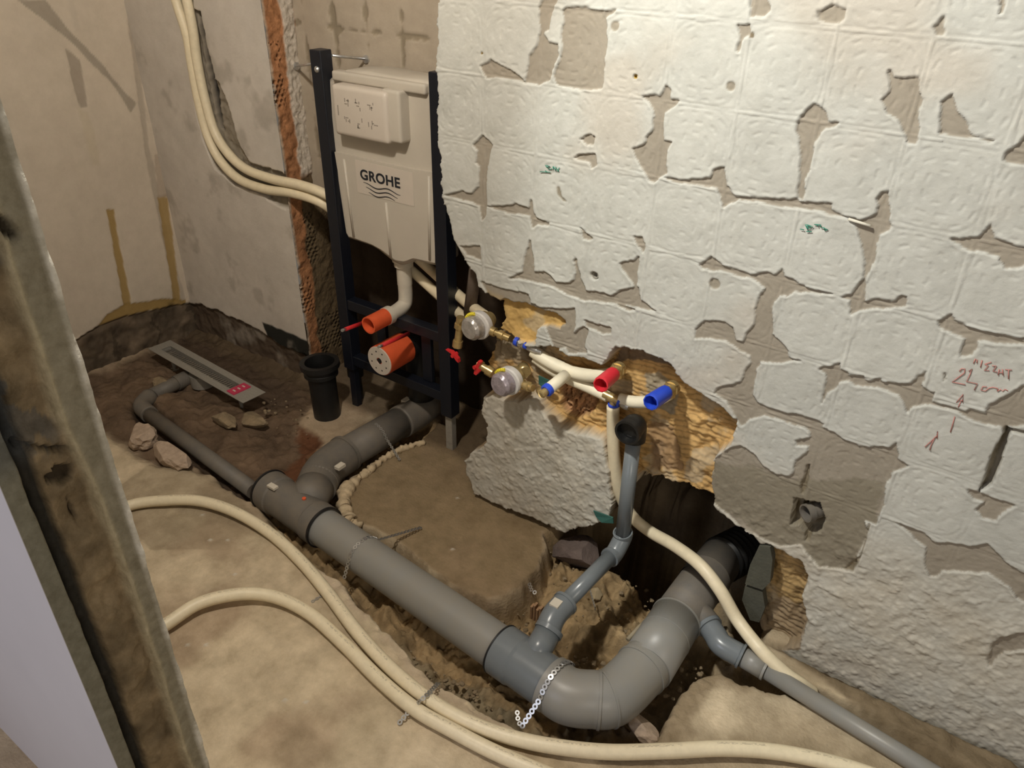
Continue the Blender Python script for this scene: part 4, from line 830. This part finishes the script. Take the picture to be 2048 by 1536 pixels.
# ================================================================== CREAM HOSES
def hose(label, P, r=.0165, name='insulated_hose', m=None, group=None, dust=False):
    P = spline(P, 10); b = MBld(); b.tube(P, r, 24, uv=True, ribs=.035); o = b.build(name, m or M_hose, None, tuple(P[0])); return tag(o, label, 'hose', group)
zf = .020
hose('upper cream insulated hose arching across the floor under the metal strap, then running right',
     [atz(190, 1040, zf), atz(262, 1010, zf), atz(330, 1001, zf+.004), atz(400, 1002, zf+.008), atz(470, 1024, zf+.006), atz(540, 1066, zf), atz(600, 1120, zf), atz(655, 1185, zf), atz(715, 1265, zf), atz(785, 1340, zf), atz(862, 1402, zf), atz(950, 1450, zf), atz(1060, 1484, zf), atz(1200, 1503, zf+.004), atz(1330, 1502, zf+.008), atz(1450, 1497, zf+.008), atz(1560, 1505, zf+.004), atz(1680, 1530, zf), atz(1800, 1570, zf)])
hose('lower cream insulated hose arching from behind the door jamb to the bottom edge',
     [atz(270, 1290, zf), atz(338, 1245, zf+.006), atz(400, 1206, zf+.012), atz(480, 1188, zf+.016), atz(550, 1194, zf+.010), atz(620, 1228, zf+.003), atz(690, 1290, zf), atz(760, 1360, zf), atz(830, 1418, zf), atz(900, 1458, zf), atz(980, 1500, zf), atz(1060, 1535, zf), atz(1160, 1575, zf)])
y1 = BWY-.006
def wall_conduit(label, px):
    P = [aty(x, y, yy) for x, y, yy in px]; return hose(label, P, .0165)
wall_conduit('left cream pipe sleeve curving down the back wall chase towards the frame',
     [(338, -60, y1), (352, 0, y1), (374, 70, y1), (384, 130, y1), (397, 200, y1), (415, 270, y1), (440, 320, y1), (478, 358, y1), (530, 378, y1), (585, 386, y1), (640, 404, y1+.01), (690, 440, 1.735), (760, 488, 1.745), (822, 540, 1.745), (884, 596, 1.725), (925, 632, 1.66), (958, 664, 1.56)])
wall_conduit('right cream pipe sleeve curving down the back wall chase towards the frame',
     [(358, -60, y1), (374, 0, y1), (386, 60, y1), (394, 120, y1), (408, 190, y1), (428, 260, y1), (455, 305, y1), (492, 338, y1), (545, 358, y1), (600, 370, y1), (650, 388, y1+.01), (700, 420, 1.735), (780, 470, 1.745), (835, 516, 1.745), (884, 560, 1.725), (930, 602, 1.66), (972, 634, 1.56)])
hz = [aty(1226, 812, 1.50), aty(1226, 870, 1.50), aty(1230, 930, 1.505), aty(1240, 985, 1.51), aty(1262, 1030, 1.53), aty(1300, 1063, 1.54), aty(1350, 1092, 1.50), aty(1400, 1130, 1.455), aty(1440, 1180, 1.43), aty(1475, 1240, 1.42), atz(1522, 1300, .06), atz(1568, 1345, .03), atz(1600, 1368, .008), atz(1625, 1386, -.02)]
hose('cream pipe sleeve dropping from the wall fittings across the dark hole to the floor', hz, .0165)
# ================================================================== WATER FITTINGS IN THE WALL
def fittings():
    def meter(c, label, foil, handle, side):
        t = thing('water_valve', label, 'water valve', tuple(c+np.array((0, .06, 0))))
        b = MBld(); b.lathe(c+np.array((0, .075, 0)), (0, -1, 0), [(0, .020), (.022, .020), (.022, .030), (.045, .031), (.045, .034)], 26); b.build('valve_body', M_brass, t)
        b = MBld(); b.lathe(c+np.array((0, .035, 0)), (0, -1, 0), [(0, .038), (.018, .0405), (.023, .0385), (.023, .032)], 34); b.build('white_ring', mat('white_ring_plastic', (.72, .70, .68), .35), t)
        b = MBld(); b.lathe(c+np.array((-.004, .014, -.002)), (-.10, -1, 0), [(0, .034), (.022, .033), (.030, .026), (.032, 0)], 26)
        me = b.build('film_cover', foil, t)
        b = MBld()
        for k in range(6):
            a = math.radians(98+k*9); p = c+np.array((.0375*math.cos(a), .009, .0375*math.sin(a))); q = c+np.array((.0375*math.cos(a+.16), .009, .0375*math.sin(a+.16)))
            b.tube([p, q], .005, 8)
        b.build('yellow_tab', M_yel, t)
        return t
    # upper valve
    c1 = aty(948, 656, 1.462)
    t = meter(c1, 'upper water valve under crumpled clear film with yellow tab, beside the frame post', M_foil, None, 0)
    b = MBld(); v0 = aty(922, 634, 1.51); v1 = aty(913, 706, 1.50)
    b.tube([c1+np.array((-.02, .05, 0)), v0+np.array((0, 0, -.02))], .013, 14)
    b.lathe(v0, v1-v0, [(0, .013), (.02, .013), (.02, .016), (.035, .016), (.035, .011), (.075, .011), (.075, .015), (.095, .015)], 8); b.build('brass_elbow', M_brass, t)
    p = aty(905, 712, 1.475); b = MBld(); b.prism([p+np.array(q) for q in ((-.026, 0, .012), (-.002, 0, .004), (.012, 0, -.012), (.020, 0, -.016), (.018, 0, -.004), (.002, 0, .008), (-.004, 0, .012))], (0, .012, 0)); b.lathe(p+np.array((.0, .02, 0)), (0, -1, 0), [(0, .006), (.022, .006)], 10); b.build('red_handle', M_red, t)
    b = MBld(); q0 = aty(984, 662, 1.49); q1 = aty(1026, 680, 1.495)
    b.lathe(q0-(q1-q0)*.35, q1-q0, [(0, .010), (.018, .010), (.018, .0135), (.034, .0135), (.034, .009), (.046, .009), (.046, .0135), (.060, .0135), (.062, .010), (.080, .010)], 8); b.build('brass_coupling', M_brass, t)
    d = (q1-q0)/np.linalg.norm(q1-q0)
    b = MBld(); b.lathe(q1+d*.006, d, [(0, .012), (.010, .0125), (.010, .008)], 18); b.lathe(q1+d*.036, d, [(0, .010), (.012, .010)], 16); b.lathe(q1+d*.062, d, [(0, .011), (.010, .011)], 16); b.build('blue_ring', M_blue, t)
    b = MBld(); b.lathe(q1+d*.014, d, [(0, .008), (.006, .011), (.020, .011), (.022, .008), (.045, .012), (.060, .012), (.075, .008)], 14); b.build('press_sleeve', M_zinc, t)
    # lower valve
    c2 = aty(1008, 768, 1.415)
    t = meter(c2, 'lower water valve under crumpled lilac film with yellow tab, above the plaster chunk', M_foil2, None, 0)
    b = MBld(); v0 = aty(962, 732, 1.44); v1 = aty(995, 752, 1.445)
    b.lathe(v0-(v1-v0)*.2, v1-v0, [(0, .014), (.014, .014), (.014, .011), (.03, .011), (.03, .0145), (.05, .0145)], 8)
    b.build('brass_union', M_brass, t); b = MBld(); b.tube([c2+np.array((.02, .07, .01)), aty(1045, 735, 1.50)], .017, 14); b.build('brass_elbow', M_brass, t)
    p = aty(953, 736, 1.425); b = MBld(); b.prism([p+np.array(q) for q in ((.004, 0, .022), (.012, 0, .020), (.006, 0, .002), (.010, 0, -.008), (-.002, 0, -.024), (-.010, 0, -.022), (-.006, 0, -.002))], (0, .014, 0)); b.lathe(p+np.array((0, .03, 0)), (-.2, -1, 0), [(0, .006), (.034, .006)], 10); b.build('red_handle', M_red, t)
    b = MBld(); q0 = aty(1042, 768, 1.45); q1 = aty(1082, 782, 1.435); d = (q1-q0)/np.linalg.norm(q1-q0)
    b.lathe(q0-d*.02, q1-q0, [(0, .010), (.015, .010), (.015, .0145), (.028, .0145), (.028, .010), (.038, .010), (.040, .014), (.052, .014), (.054, .010), (.066, .010)], 8); b.build('brass_coupling', M_brass, t)
    e0 = aty(1091, 783, 1.405); e1 = aty(1132, 750, 1.485); d2 = (e1-e0)/np.linalg.norm(e1-e0)
    b = MBld(); b.lathe(e0, d2, [(.006, .010), (0, .0115), (0, .014), (.003, .0168), (.014, .0168), (.014, .012)], 24, cap=False); b.build('blue_ring', M_blue, t)
    b = MBld(); b.lathe(e0-d2*.018, d2, [(0, .007), (.003, .0105), (.03, .0105)], 10); b.tube([q1-d*.004, e0-d2*.012], .0105, 12); b.build('brass_nipple', M_brass, t)
    b = MBld(); b.tube([e0+d2*.009, e1], .0155, 20); b.build('sleeved_stub', M_hosew, t)
    # white pipes to the outlets
    hu = [aty(1066, 702, 1.508), aty(1080, 712, 1.508), aty(1110, 730, 1.508), aty(1145, 744, 1.508), aty(1180, 751, 1.506), aty(1212, 750, 1.505), aty(1236, 744, 1.51)]
    tag(MBldtube(hu, .0175, 'insulated_pipe', M_hosew), 'upper white sleeved water pipe in the wall chase leading to the red cap', 'pipe')
    hl = [aty(1070, 716, 1.515), aty(1100, 738, 1.515), aty(1132, 755, 1.515), aty(1170, 772, 1.512), aty(1205, 788, 1.508), aty(1216, 794, 1.508)]
    tag(MBldtube(hl, .0145, 'insulated_pipe', M_hosew), 'lower white sleeved water pipe in the wall chase leading to the brass tee', 'pipe')
    hb = [aty(1240, 798, 1.505), aty(1262, 803, 1.505), aty(1290, 804, 1.505), aty(1318, 798, 1.508), aty(1338, 788, 1.512)]
    tag(MBldtube(hb, .0155, 'insulated_pipe', M_hosew), 'short white sleeved pipe between the brass tee and the blue cap', 'pipe')
    c = aty(1228, 798, 1.50)
    t = thing('pipe_tee', 'brass pipe tee with blue rings where the white sleeve turns down', 'pipe fitting', tuple(c))
    b = MBld(); b.lathe(c-np.array((.030, 0, -.005)), (1, 0, -.16), [(0, .010), (.016, .010), (.016, .012), (.045, .012), (.045, .009), (.062, .009)], 12)
    b.lathe(c, (0, 0, -1), [(0, .011), (.030, .011), (.032, .014), (.045, .014)], 14); b.build('tee_body', M_brass, t)
    b = MBld(); b.lathe(c+np.array((.014, -.001, -.002)), (1, 0, -.16), [(0, .0135), (.006, .0135)], 16); b.lathe(c+np.array((0, 0, -.014)), (0, 0, -1), [(0, .0145), (.005, .0145)], 16); b.lathe(c+np.array((0, 0, -.026)), (0, 0, -1), [(0, .0145), (.003, .0145)], 16); b.build('blue_ring', M_blue, t)
    b = MBld(); b.lathe(c+np.array((.024, 0, -.004)), (1, 0, -.16), [(0, .010), (.012, .012), (.02, .010)], 14); b.build('press_sleeve', M_zinc, t)
    for nm, p0, p1, mm, lab in (('pipe_plug', (1201, 770), (1226, 748), M_redcap, 'red plastic plug on the hot water outlet of the wall chase'), ('pipe_plug', (1301, 805), (1331, 785), M_blue, 'blue plastic plug on the cold water outlet of the wall chase')):
        a = aty(*p0, 1.395); e = aty(*p1, 1.468); d = e-a; L = np.linalg.norm(d)
        t = thing(nm, lab, 'plug', tuple(e))
        b = MBld(); b.lathe(a, d, [(0, .0165), (.001, .0195), (.006, .020), (L, .0185), (L, 0)], 10, cap=False); b.lathe(a, d, [(0, .0165), (.035, .0135), (.035, 0)], 10, cap=False); b.build('plug_body', mm, t)
        b = MBld(); b.lathe(e-d*.08, d, [(0, .015), (.03, .015), (.03, .019), (.045, .019)], 18)
        b.lathe(e+d/L*.025, (0, .2, 1), [(-.018, .015), (.015, .015)], 14); b.build('brass_elbow', M_brass, t)
    # green tape scrap and red screw in the fitting elbow
    c = aty(1089, 765, 1.50); b = MBld(); b.prism([c+np.array(q) for q in ((-.02, 0, .014), (.02, -.002, .012), (.026, 0, -.004), (.0, -.004, -.02), (-.018, 0, -.01))], (0, .003, 0)); tag(b.build('tape_scrap', M_green, None, tuple(c)), 'green tape scrap stuck behind the short white stub', 'tape')
    c = aty(1205, 1036, 1.462); b = MBld(); b.prism([c+np.array(q) for q in ((-.03, 0, .010), (.03, .0, .016), (.034, 0, -.002), (.0, -.004, -.014), (-.02, 0, -.006))], (0, .004, 0)); tag(b.build('tape_scrap', M_green, None, tuple(c)), 'green tape scrap on the bottom corner of the plaster chunk', 'tape')
def MBldtube(P, r, name, m):
    P = spline(P, 8); b = MBld(); b.tube(P, r, 20); return b.build(name, m, None, tuple(P[0]))
fittings()
# ================================================================== PERFORATED STRAPS
def strap(P, N, label, w=.0062, step=.0125, m=None, close=True):
    """chain of flat rings along polyline P with surface normals N"""
    P = [np.array(p, float) for p in P]; seg = [np.linalg.norm(P[i+1]-P[i]) for i in range(len(P)-1)]; T = sum(seg); n = int(T/step); b = MBld()
    def pos(s):
        for i, g in enumerate(seg):
            if s <= g or i == len(seg)-1: t = min(s/g, 1); return P[i]*(1-t)+P[i+1]*t, (P[i+1]-P[i])/g, np.array(N[i])*(1-t)+np.array(N[i+1])*t
            s -= g
    for k in range(n):
        c, t, nn = pos((k+.5)*step); nn = nn-t*nn.dot(t); nn /= np.linalg.norm(nn); bi = np.cross(nn, t); V = []; K = 14
        for z in (-.0006, .0006):
            for rr, sq in ((w*.44, 1), (w, 1.05)):
                for a in range(K): an = 2*math.pi*a/K; V.append(c+nn*z+rr*(sq*math.cos(an)*t+math.sin(an)*bi))
        F = []
        for a in range(K):
            a2 = (a+1) % K; F += [(a, K+a, K+a2, a2), (2*K+a, 2*K+a2, 3*K+a2, 3*K+a), (K+a, 3*K+a, 3*K+a2, K+a2), (a, a2, 2*K+a2, 2*K+a)]
        b.add(V, F, False)
        if k < n-1:
            c2, _, _ = pos((k+1.5)*step); h = w*.38; nb = nn*.0006
            V = [q+s1*h*bi+s2*nb for q in (c+t*w*.9, c2-t*w*.9) for s1, s2 in ((-1, -1), (1, -1), (1, 1), (-1, 1))]
            b.add(V, [(0, 1, 5, 4), (1, 2, 6, 5), (2, 3, 7, 6), (3, 0, 4, 7)], False)
    return tag(b.build('perforated_strap', m or M_zinc, None, tuple(P[0])), label, 'metal strap')
def over_pipe(ctr, axis, R, floor_front, floor_back, a0=200, a1=340):
    ax = axis/np.linalg.norm(axis); f = np.cross(np.array((0, 0, 1.)), ax); f /= np.linalg.norm(f)   # f: across
    P = []; N = []
    front_sign = np.sign(np.dot(floor_front-ctr, f))
    P.append(floor_front); N.append(np.array((0, 0, 1.)))
    for a in np.linspace(20, 160, 12):
        d = front_sign*f*math.cos(math.radians(a))+np.array((0, 0, 1.))*math.sin(math.radians(a)); P.append(ctr+d*(R+.0015)); N.append(d)
    P.append(floor_back); N.append(np.array((0, 0, 1.))); return P, N
s_c = on_axis(atz(718, 1118, ZP)); P, N = over_pipe(s_c, AX, .0555, atz(688, 1158, .004), atz(845, 1054, .004)); strap(P, N, 'perforated metal strap crossing the long straight drain pipe and nailed to the brown slab')
s_c = on_axis(atz(1106, 1370, ZP))+AX*.01; P, N = over_pipe(s_c, AX, .0665, atz(1042, 1456, .004), s_c+PERP*.08-np.array((0, 0, .06))); N[0] = np.array((0, -.5, .8)); strap(P, N, 'bright perforated strap holding down the drain elbow at bottom centre', .0066)
P = [atz(796, 1449, .003), atz(822, 1418, .020), atz(838, 1403, .040), atz(852, 1392, .042), atz(862, 1382, .036), atz(880, 1362, .004)]; strap(P, [np.array((0, 0, 1.))]*6, 'perforated strap pinning the two cream floor hoses together', .0062)
P = [atz(622, 1205, .002), atz(645, 1190, .003), atz(664, 1176, .003)]; strap(P, [np.array((0, 0, 1.))]*3, 'dark strap end on the floor showing between the two cream hoses', .005, m=M_steel)
P = [atz(1058, 1166, -.015), atz(1063, 1180, -.01), atz(1078, 1191, -.01)]; strap(P, [np.array((0, -.6, .8))]*3, 'short loose strap end sticking from the slab edge above the soil pit', .006)
P = [atz(1034, 1420, .010), atz(1036, 1440, .004), atz(1044, 1458, .002)]; strap(P, [np.array((.5, -.6, .6))]*3, 'cut strap tail curling up beside the bottom centre strap', .0055)
n4 = atz(740, 872, ZP); P, N = over_pipe(atz(752, 874, ZP), atz(800, 845, ZP)-atz(690, 908, ZP), .0555, atz(800, 921, .004), atz(700, 850, .004)); strap(P[:8], N[:8], 'dim strap crossing the drain pipe beside the toilet frame', .0052, m=M_steel)
P = [aty(1180, 1180, 1.40), aty(1192, 1222, 1.33)]; strap(P, [np.array((0, -1, .3))]*2, 'narrow strap hanging from the slanting waste pipe above the pit', .0045, m=M_steel)
# ================================================================== FOAM BEAD, RUBBLE, SHARDS
def foam():
    px = [(852, 884), (820, 893), (790, 905), (762, 922), (738, 942), (712, 962), (692, 985), (688, 1010), (692, 1030), (702, 1045), (722, 1052)]
    P = spline([atz(x, y, .004) for x, y in px], 8); rr = random.Random(3); b = MBld()
    R = [.006+.009*rr.random()+(.009*rr.random()+.004 if 40 < i < 72 else 0) for i in range(len(P))]; R[0] = .003; R[-1] = .003
    P = [p+np.array((rr.uniform(-.003, .003), rr.uniform(-.003, .003), rr.uniform(-.002, .004))) for p in P]
    b.tube(P, R, 14)
    for i in range(22):
        p = P[rr.randrange(30, 74)]; V, F = lump(p+np.array((rr.uniform(-.008, .008), rr.uniform(-.012, .012), .005)), rr.uniform(.006, .013), i, 2); b.add(V, F, True)
    tag(b.build('foam_bead', M_foam, None, tuple(P[0])), 'lumpy beige foam bead along the slab edge beside the drain branch', 'foam')
foam()
def stone(px, z, r, sq, m, name, label, seed, cat='rubble', y=None):
    c = atz(*px, z) if y is None else aty(*px, y)
    V, F = lump(c, r, seed, 3, sq); b = MBld(); b.add(V, F, False); return tag(b.build(name, m, None, tuple(c)), label, cat)
stone((282, 872), .018, .065, (.9, .8, .7), M_brick, 'brick_chunk', 'pale rounded brick chunk lying beside the shower waste pipe, left of its twin', 5)
stone((345, 910), .014, .085, (1.2, .5, .5), M_brick, 'brick_chunk', 'longer pale brick chunk beside the shower waste pipe, right of its twin', 8)
stone((1290, 1460), -.035, .075, (.75, .45, .35), M_brick, 'brick_chunk', 'orange brown brick fragment under the drain elbow', 12)
stone((1155, 1105), .0, .075, (1.2, .8, .75), mat('purple_stone', (.155, .115, .10), .9, var=.35, bump=.8), 'stone', 'purplish rounded stone under the corner of the plaster chunk', 21, y=1.50)
stone((1192, 1188), -.11, .02, (1, .9, .9), mat('pale_stone', (.42, .33, .2), .9), 'stone', 'small pale stone in the pit below the slanting waste pipe', 22)
stone((330, 770), .0, .05, (1.3, .7, .5), M_stone, 'stone', 'dim flat stone between shower channel and its waste pipe', 31)
for i, (x, y, r) in enumerate(((452, 838, .05), (505, 838, .055))):
    stone((x, y), .005, r, (1.3, .8, .45), M_stone, 'stone', ['grey rubble piece under the front edge of the shower channel', 'grey rubble piece at the right end of the shower channel'][i], 40+i)
def shard(px, y, label):
    P = [aty(*p, y) for p in px]; c = sum(P)/len(P); b = MBld(); b.prism(P, (0, .022, 0)); return tag(b.build('slate_shard', M_slate, None, tuple(c)), label, 'stone')
shard([(1518, 1092), (1540, 1095), (1545, 1120), (1540, 1165), (1525, 1180), (1490, 1168), (1500, 1130)], 1.475, 'dark grey slate shard leaning at the right edge of the wall hole, upper one')
shard([(1490, 1172), (1525, 1184), (1530, 1215), (1518, 1245), (1500, 1240), (1484, 1200)], 1.480, 'dark grey slate shard below another at the right edge of the wall hole')
# dark timbers in the niche
for i, (a_, b_, r) in enumerate((((958, 505), (938, 600), .022),)):
    A = aty(*a_, 1.60); B_ = aty(*b_, 1.62); b = MBld(); b.tube([A+np.array((0, 0, .03)), B_-np.array((0, 0, .05))], r, 4); tag(b.build('timber_lath', M_wood if False else mat('grey_lath', (.14, .105, .08), .9), None, tuple(B_)), 'grey timber lath leaning in the niche right of the frame', 'timber')
# wood shards in the pit by the tee
P0 = atz(1070, 1232, -.02); b = MBld()
for k in range(4): b.box(P0+np.array((-.012+k*.009, -.008, -.01)), P0+np.array((-.005+k*.009, .008, .035+.01*(k % 2))), .001)
tag(b.build('wood_splinter', M_wood, None, tuple(P0)), 'splintered yellow wood end beside the branch socket in the pit', 'wood')
P0 = atz(1300, 1235, -.03); P1 = atz(1255, 1280, -.03); b = MBld(); b.tube([P0, (P0+P1)/2+np.array((0, 0, .006)), P1], .006, 6); tag(b.build('cable', mat('tan_cable', (.36, .30, .2), .7), None, tuple(P1)), 'tan cable end lying along the riser in the pit', 'cable')
def gravel():
    b = MBld(); rr = random.Random(11); regs = [((1000, 1215), (1080, 1290), -.085, 16), ((1130, 1170), (1310, 1300), -.128, 46), ((760, 1260), (1000, 1440), -.06, 50), ((1330, 1330), (1420, 1420), -.05, 18), ((1090, 1080), (1150, 1170), -.09, 14), ((1150, 1300), (1240, 1330), -.125, 12), ((520, 790), (620, 870), .0, 20)]
    for (x0, y0), (x1, y1), z, n in regs:
        for k in range(n):
            x, y = rr.uniform(x0, x1), rr.uniform(y0, y1)
            if x0 == 760: y = 1300+(x-800)*.62+rr.uniform(-12, 22)
            r = rr.choice((.003, .004, .006, .009)); V, F = lump(atz(x, y, z+rr.uniform(-.01, .02)), r, rr.random()*1e4, 1); b.add(V, F, False)
    o = tag(b.build('gravel', M_stone, None, (-.6, 1.25, -.12)), 'loose gravel and soil crumbs scattered in the trench and pit', 'gravel'); o['kind'] = 'stuff'
gravel()
# ================================================================== MARKS ON THE WALL
def ink(name, strokes, m, label, y=D-.0065, r=.0009):
    b = MBld(); c = None
    for s in strokes:
        P = [aty(x, yy, y) for x, yy in s]; c = P[0] if c is None else c; b.tube(P, r, 6)
    o = b.build(name, m, bpy.data.objects['wall_right']); return o
S = 6.4; 
def z6(pts, ox, oy, s=6.4): return [(ox+x/s, oy+y/s) for x, y in pts]
red = [z6(p, 1800, 680) for p in ([(940, 300), (965, 240)], [(985, 295), (985, 250)], [(1050, 260), (1030, 350)], [(1085, 310), (1170, 285)], [(1085, 310), (1130, 330), (1080, 390), (1140, 392)], [(1180, 330), (1230, 330), (1190, 400), (1240, 410)], [(1255, 450), (1270, 375)], [(1270, 415), (1320, 420)], [(1320, 455), (1310, 375)], [(1345, 378), (1430, 385)], [(1388, 385), (1388, 500)],
    [(760, 400), (790, 365), (830, 370), (825, 420), (720, 500), (665, 535), (780, 560), (835, 572)], [(880, 400), (920, 370), (900, 430), (850, 530), (990, 560), (950, 640)], [(1110, 600), (1060, 595), (1035, 640), (1090, 655), (1140, 615), (1190, 605), (1250, 620), (1245, 655)], [(1250, 655), (1290, 630), (1310, 655), (1345, 630), (1380, 650)],
    [(722, 800), (808, 695), (800, 800)], [(770, 780), (800, 770)], [(745, 860), (775, 790)], [(700, 980), (680, 1060), (645, 1180)], [(320, 1370), (350, 1340), (470, 1230), (480, 1170), (475, 1260)], [(450, 1240), (400, 1340), (380, 1410)])]
ink('pencil_note', red, M_inkr, 'x')
g1_ = [z6(p, 1060, 300, 17.07) for p in ([(520, 520), (600, 600), (680, 560), (560, 520)], [(600, 560), (620, 600)], [(340, 740), (700, 760)], [(520, 700), (560, 740)], [(620, 650), (760, 650)], [(780, 560), (800, 680)], [(800, 560), (880, 700)], [(880, 570), (880, 730)], [(920, 640), (990, 740)], [(1000, 600), (930, 740)])]
ink('pen_mark', g1_, M_inkg, 'x')
g2_ = [z6(p, 1580, 430, 17.07) for p in ([(520, 320), (620, 540), (780, 400), (600, 340), (560, 330)], [(580, 380), (640, 480), (700, 400)], [(600, 360), (700, 380)], [(350, 480), (480, 510)], [(560, 560), (740, 570)], [(830, 320), (1050, 340)], [(920, 320), (960, 400)], [(1040, 340), (1060, 430)], [(1080, 440), (1160, 430), (1180, 520)], [(1180, 460), (1290, 500), (1190, 540)])]
ink('pen_mark', g2_, M_inkg, 'x')
for (x, y, r, lab) in ((965, 107, .0035, 'small yellow dowel in the wall plaster above the frame post'), (1272, 153, .0045, 'small yellow dowel in the plaster flake at upper centre')):
    c = aty(x, y, D); b = MBld(); b.lathe(c+np.array((0, .012, 0)), (0, -1, 0), [(0, r), (.013, r), (.013, r*.55), (.004, r*.5), (.004, 0)], 12, cap=False); tag(b.build('wall_plug', mat('brass_dowel', (.42, .28, .06), .6), None, tuple(c)), lab, 'dowel')
c = aty(1190, 551, D); b = MBld(); b.lathe(c+np.array((.0, .014, 0)), (0, -1, 0), [(0, .0085), (.013, .0085), (.013, .006), (.004, .005), (.004, 0)], 14, cap=False); tag(b.build('wall_plug', mat('grey_dowel', (.3, .28, .24), .6), None, tuple(c)), 'grey plug in the drilled hole of the plaster above the valves', 'dowel')
c = aty(1697, 438, D-.008); e = aty(1741, 452, D-.009); b = MBld(); b.tube([c, (c+e)/2, e], .0028, 8); tag(b.build('plaster_crumb', mat('white_filler', (.66, .63, .54), .8), None, tuple(c)), 'thin white filler ridge hanging at a flake edge right of the green mark', 'plaster')
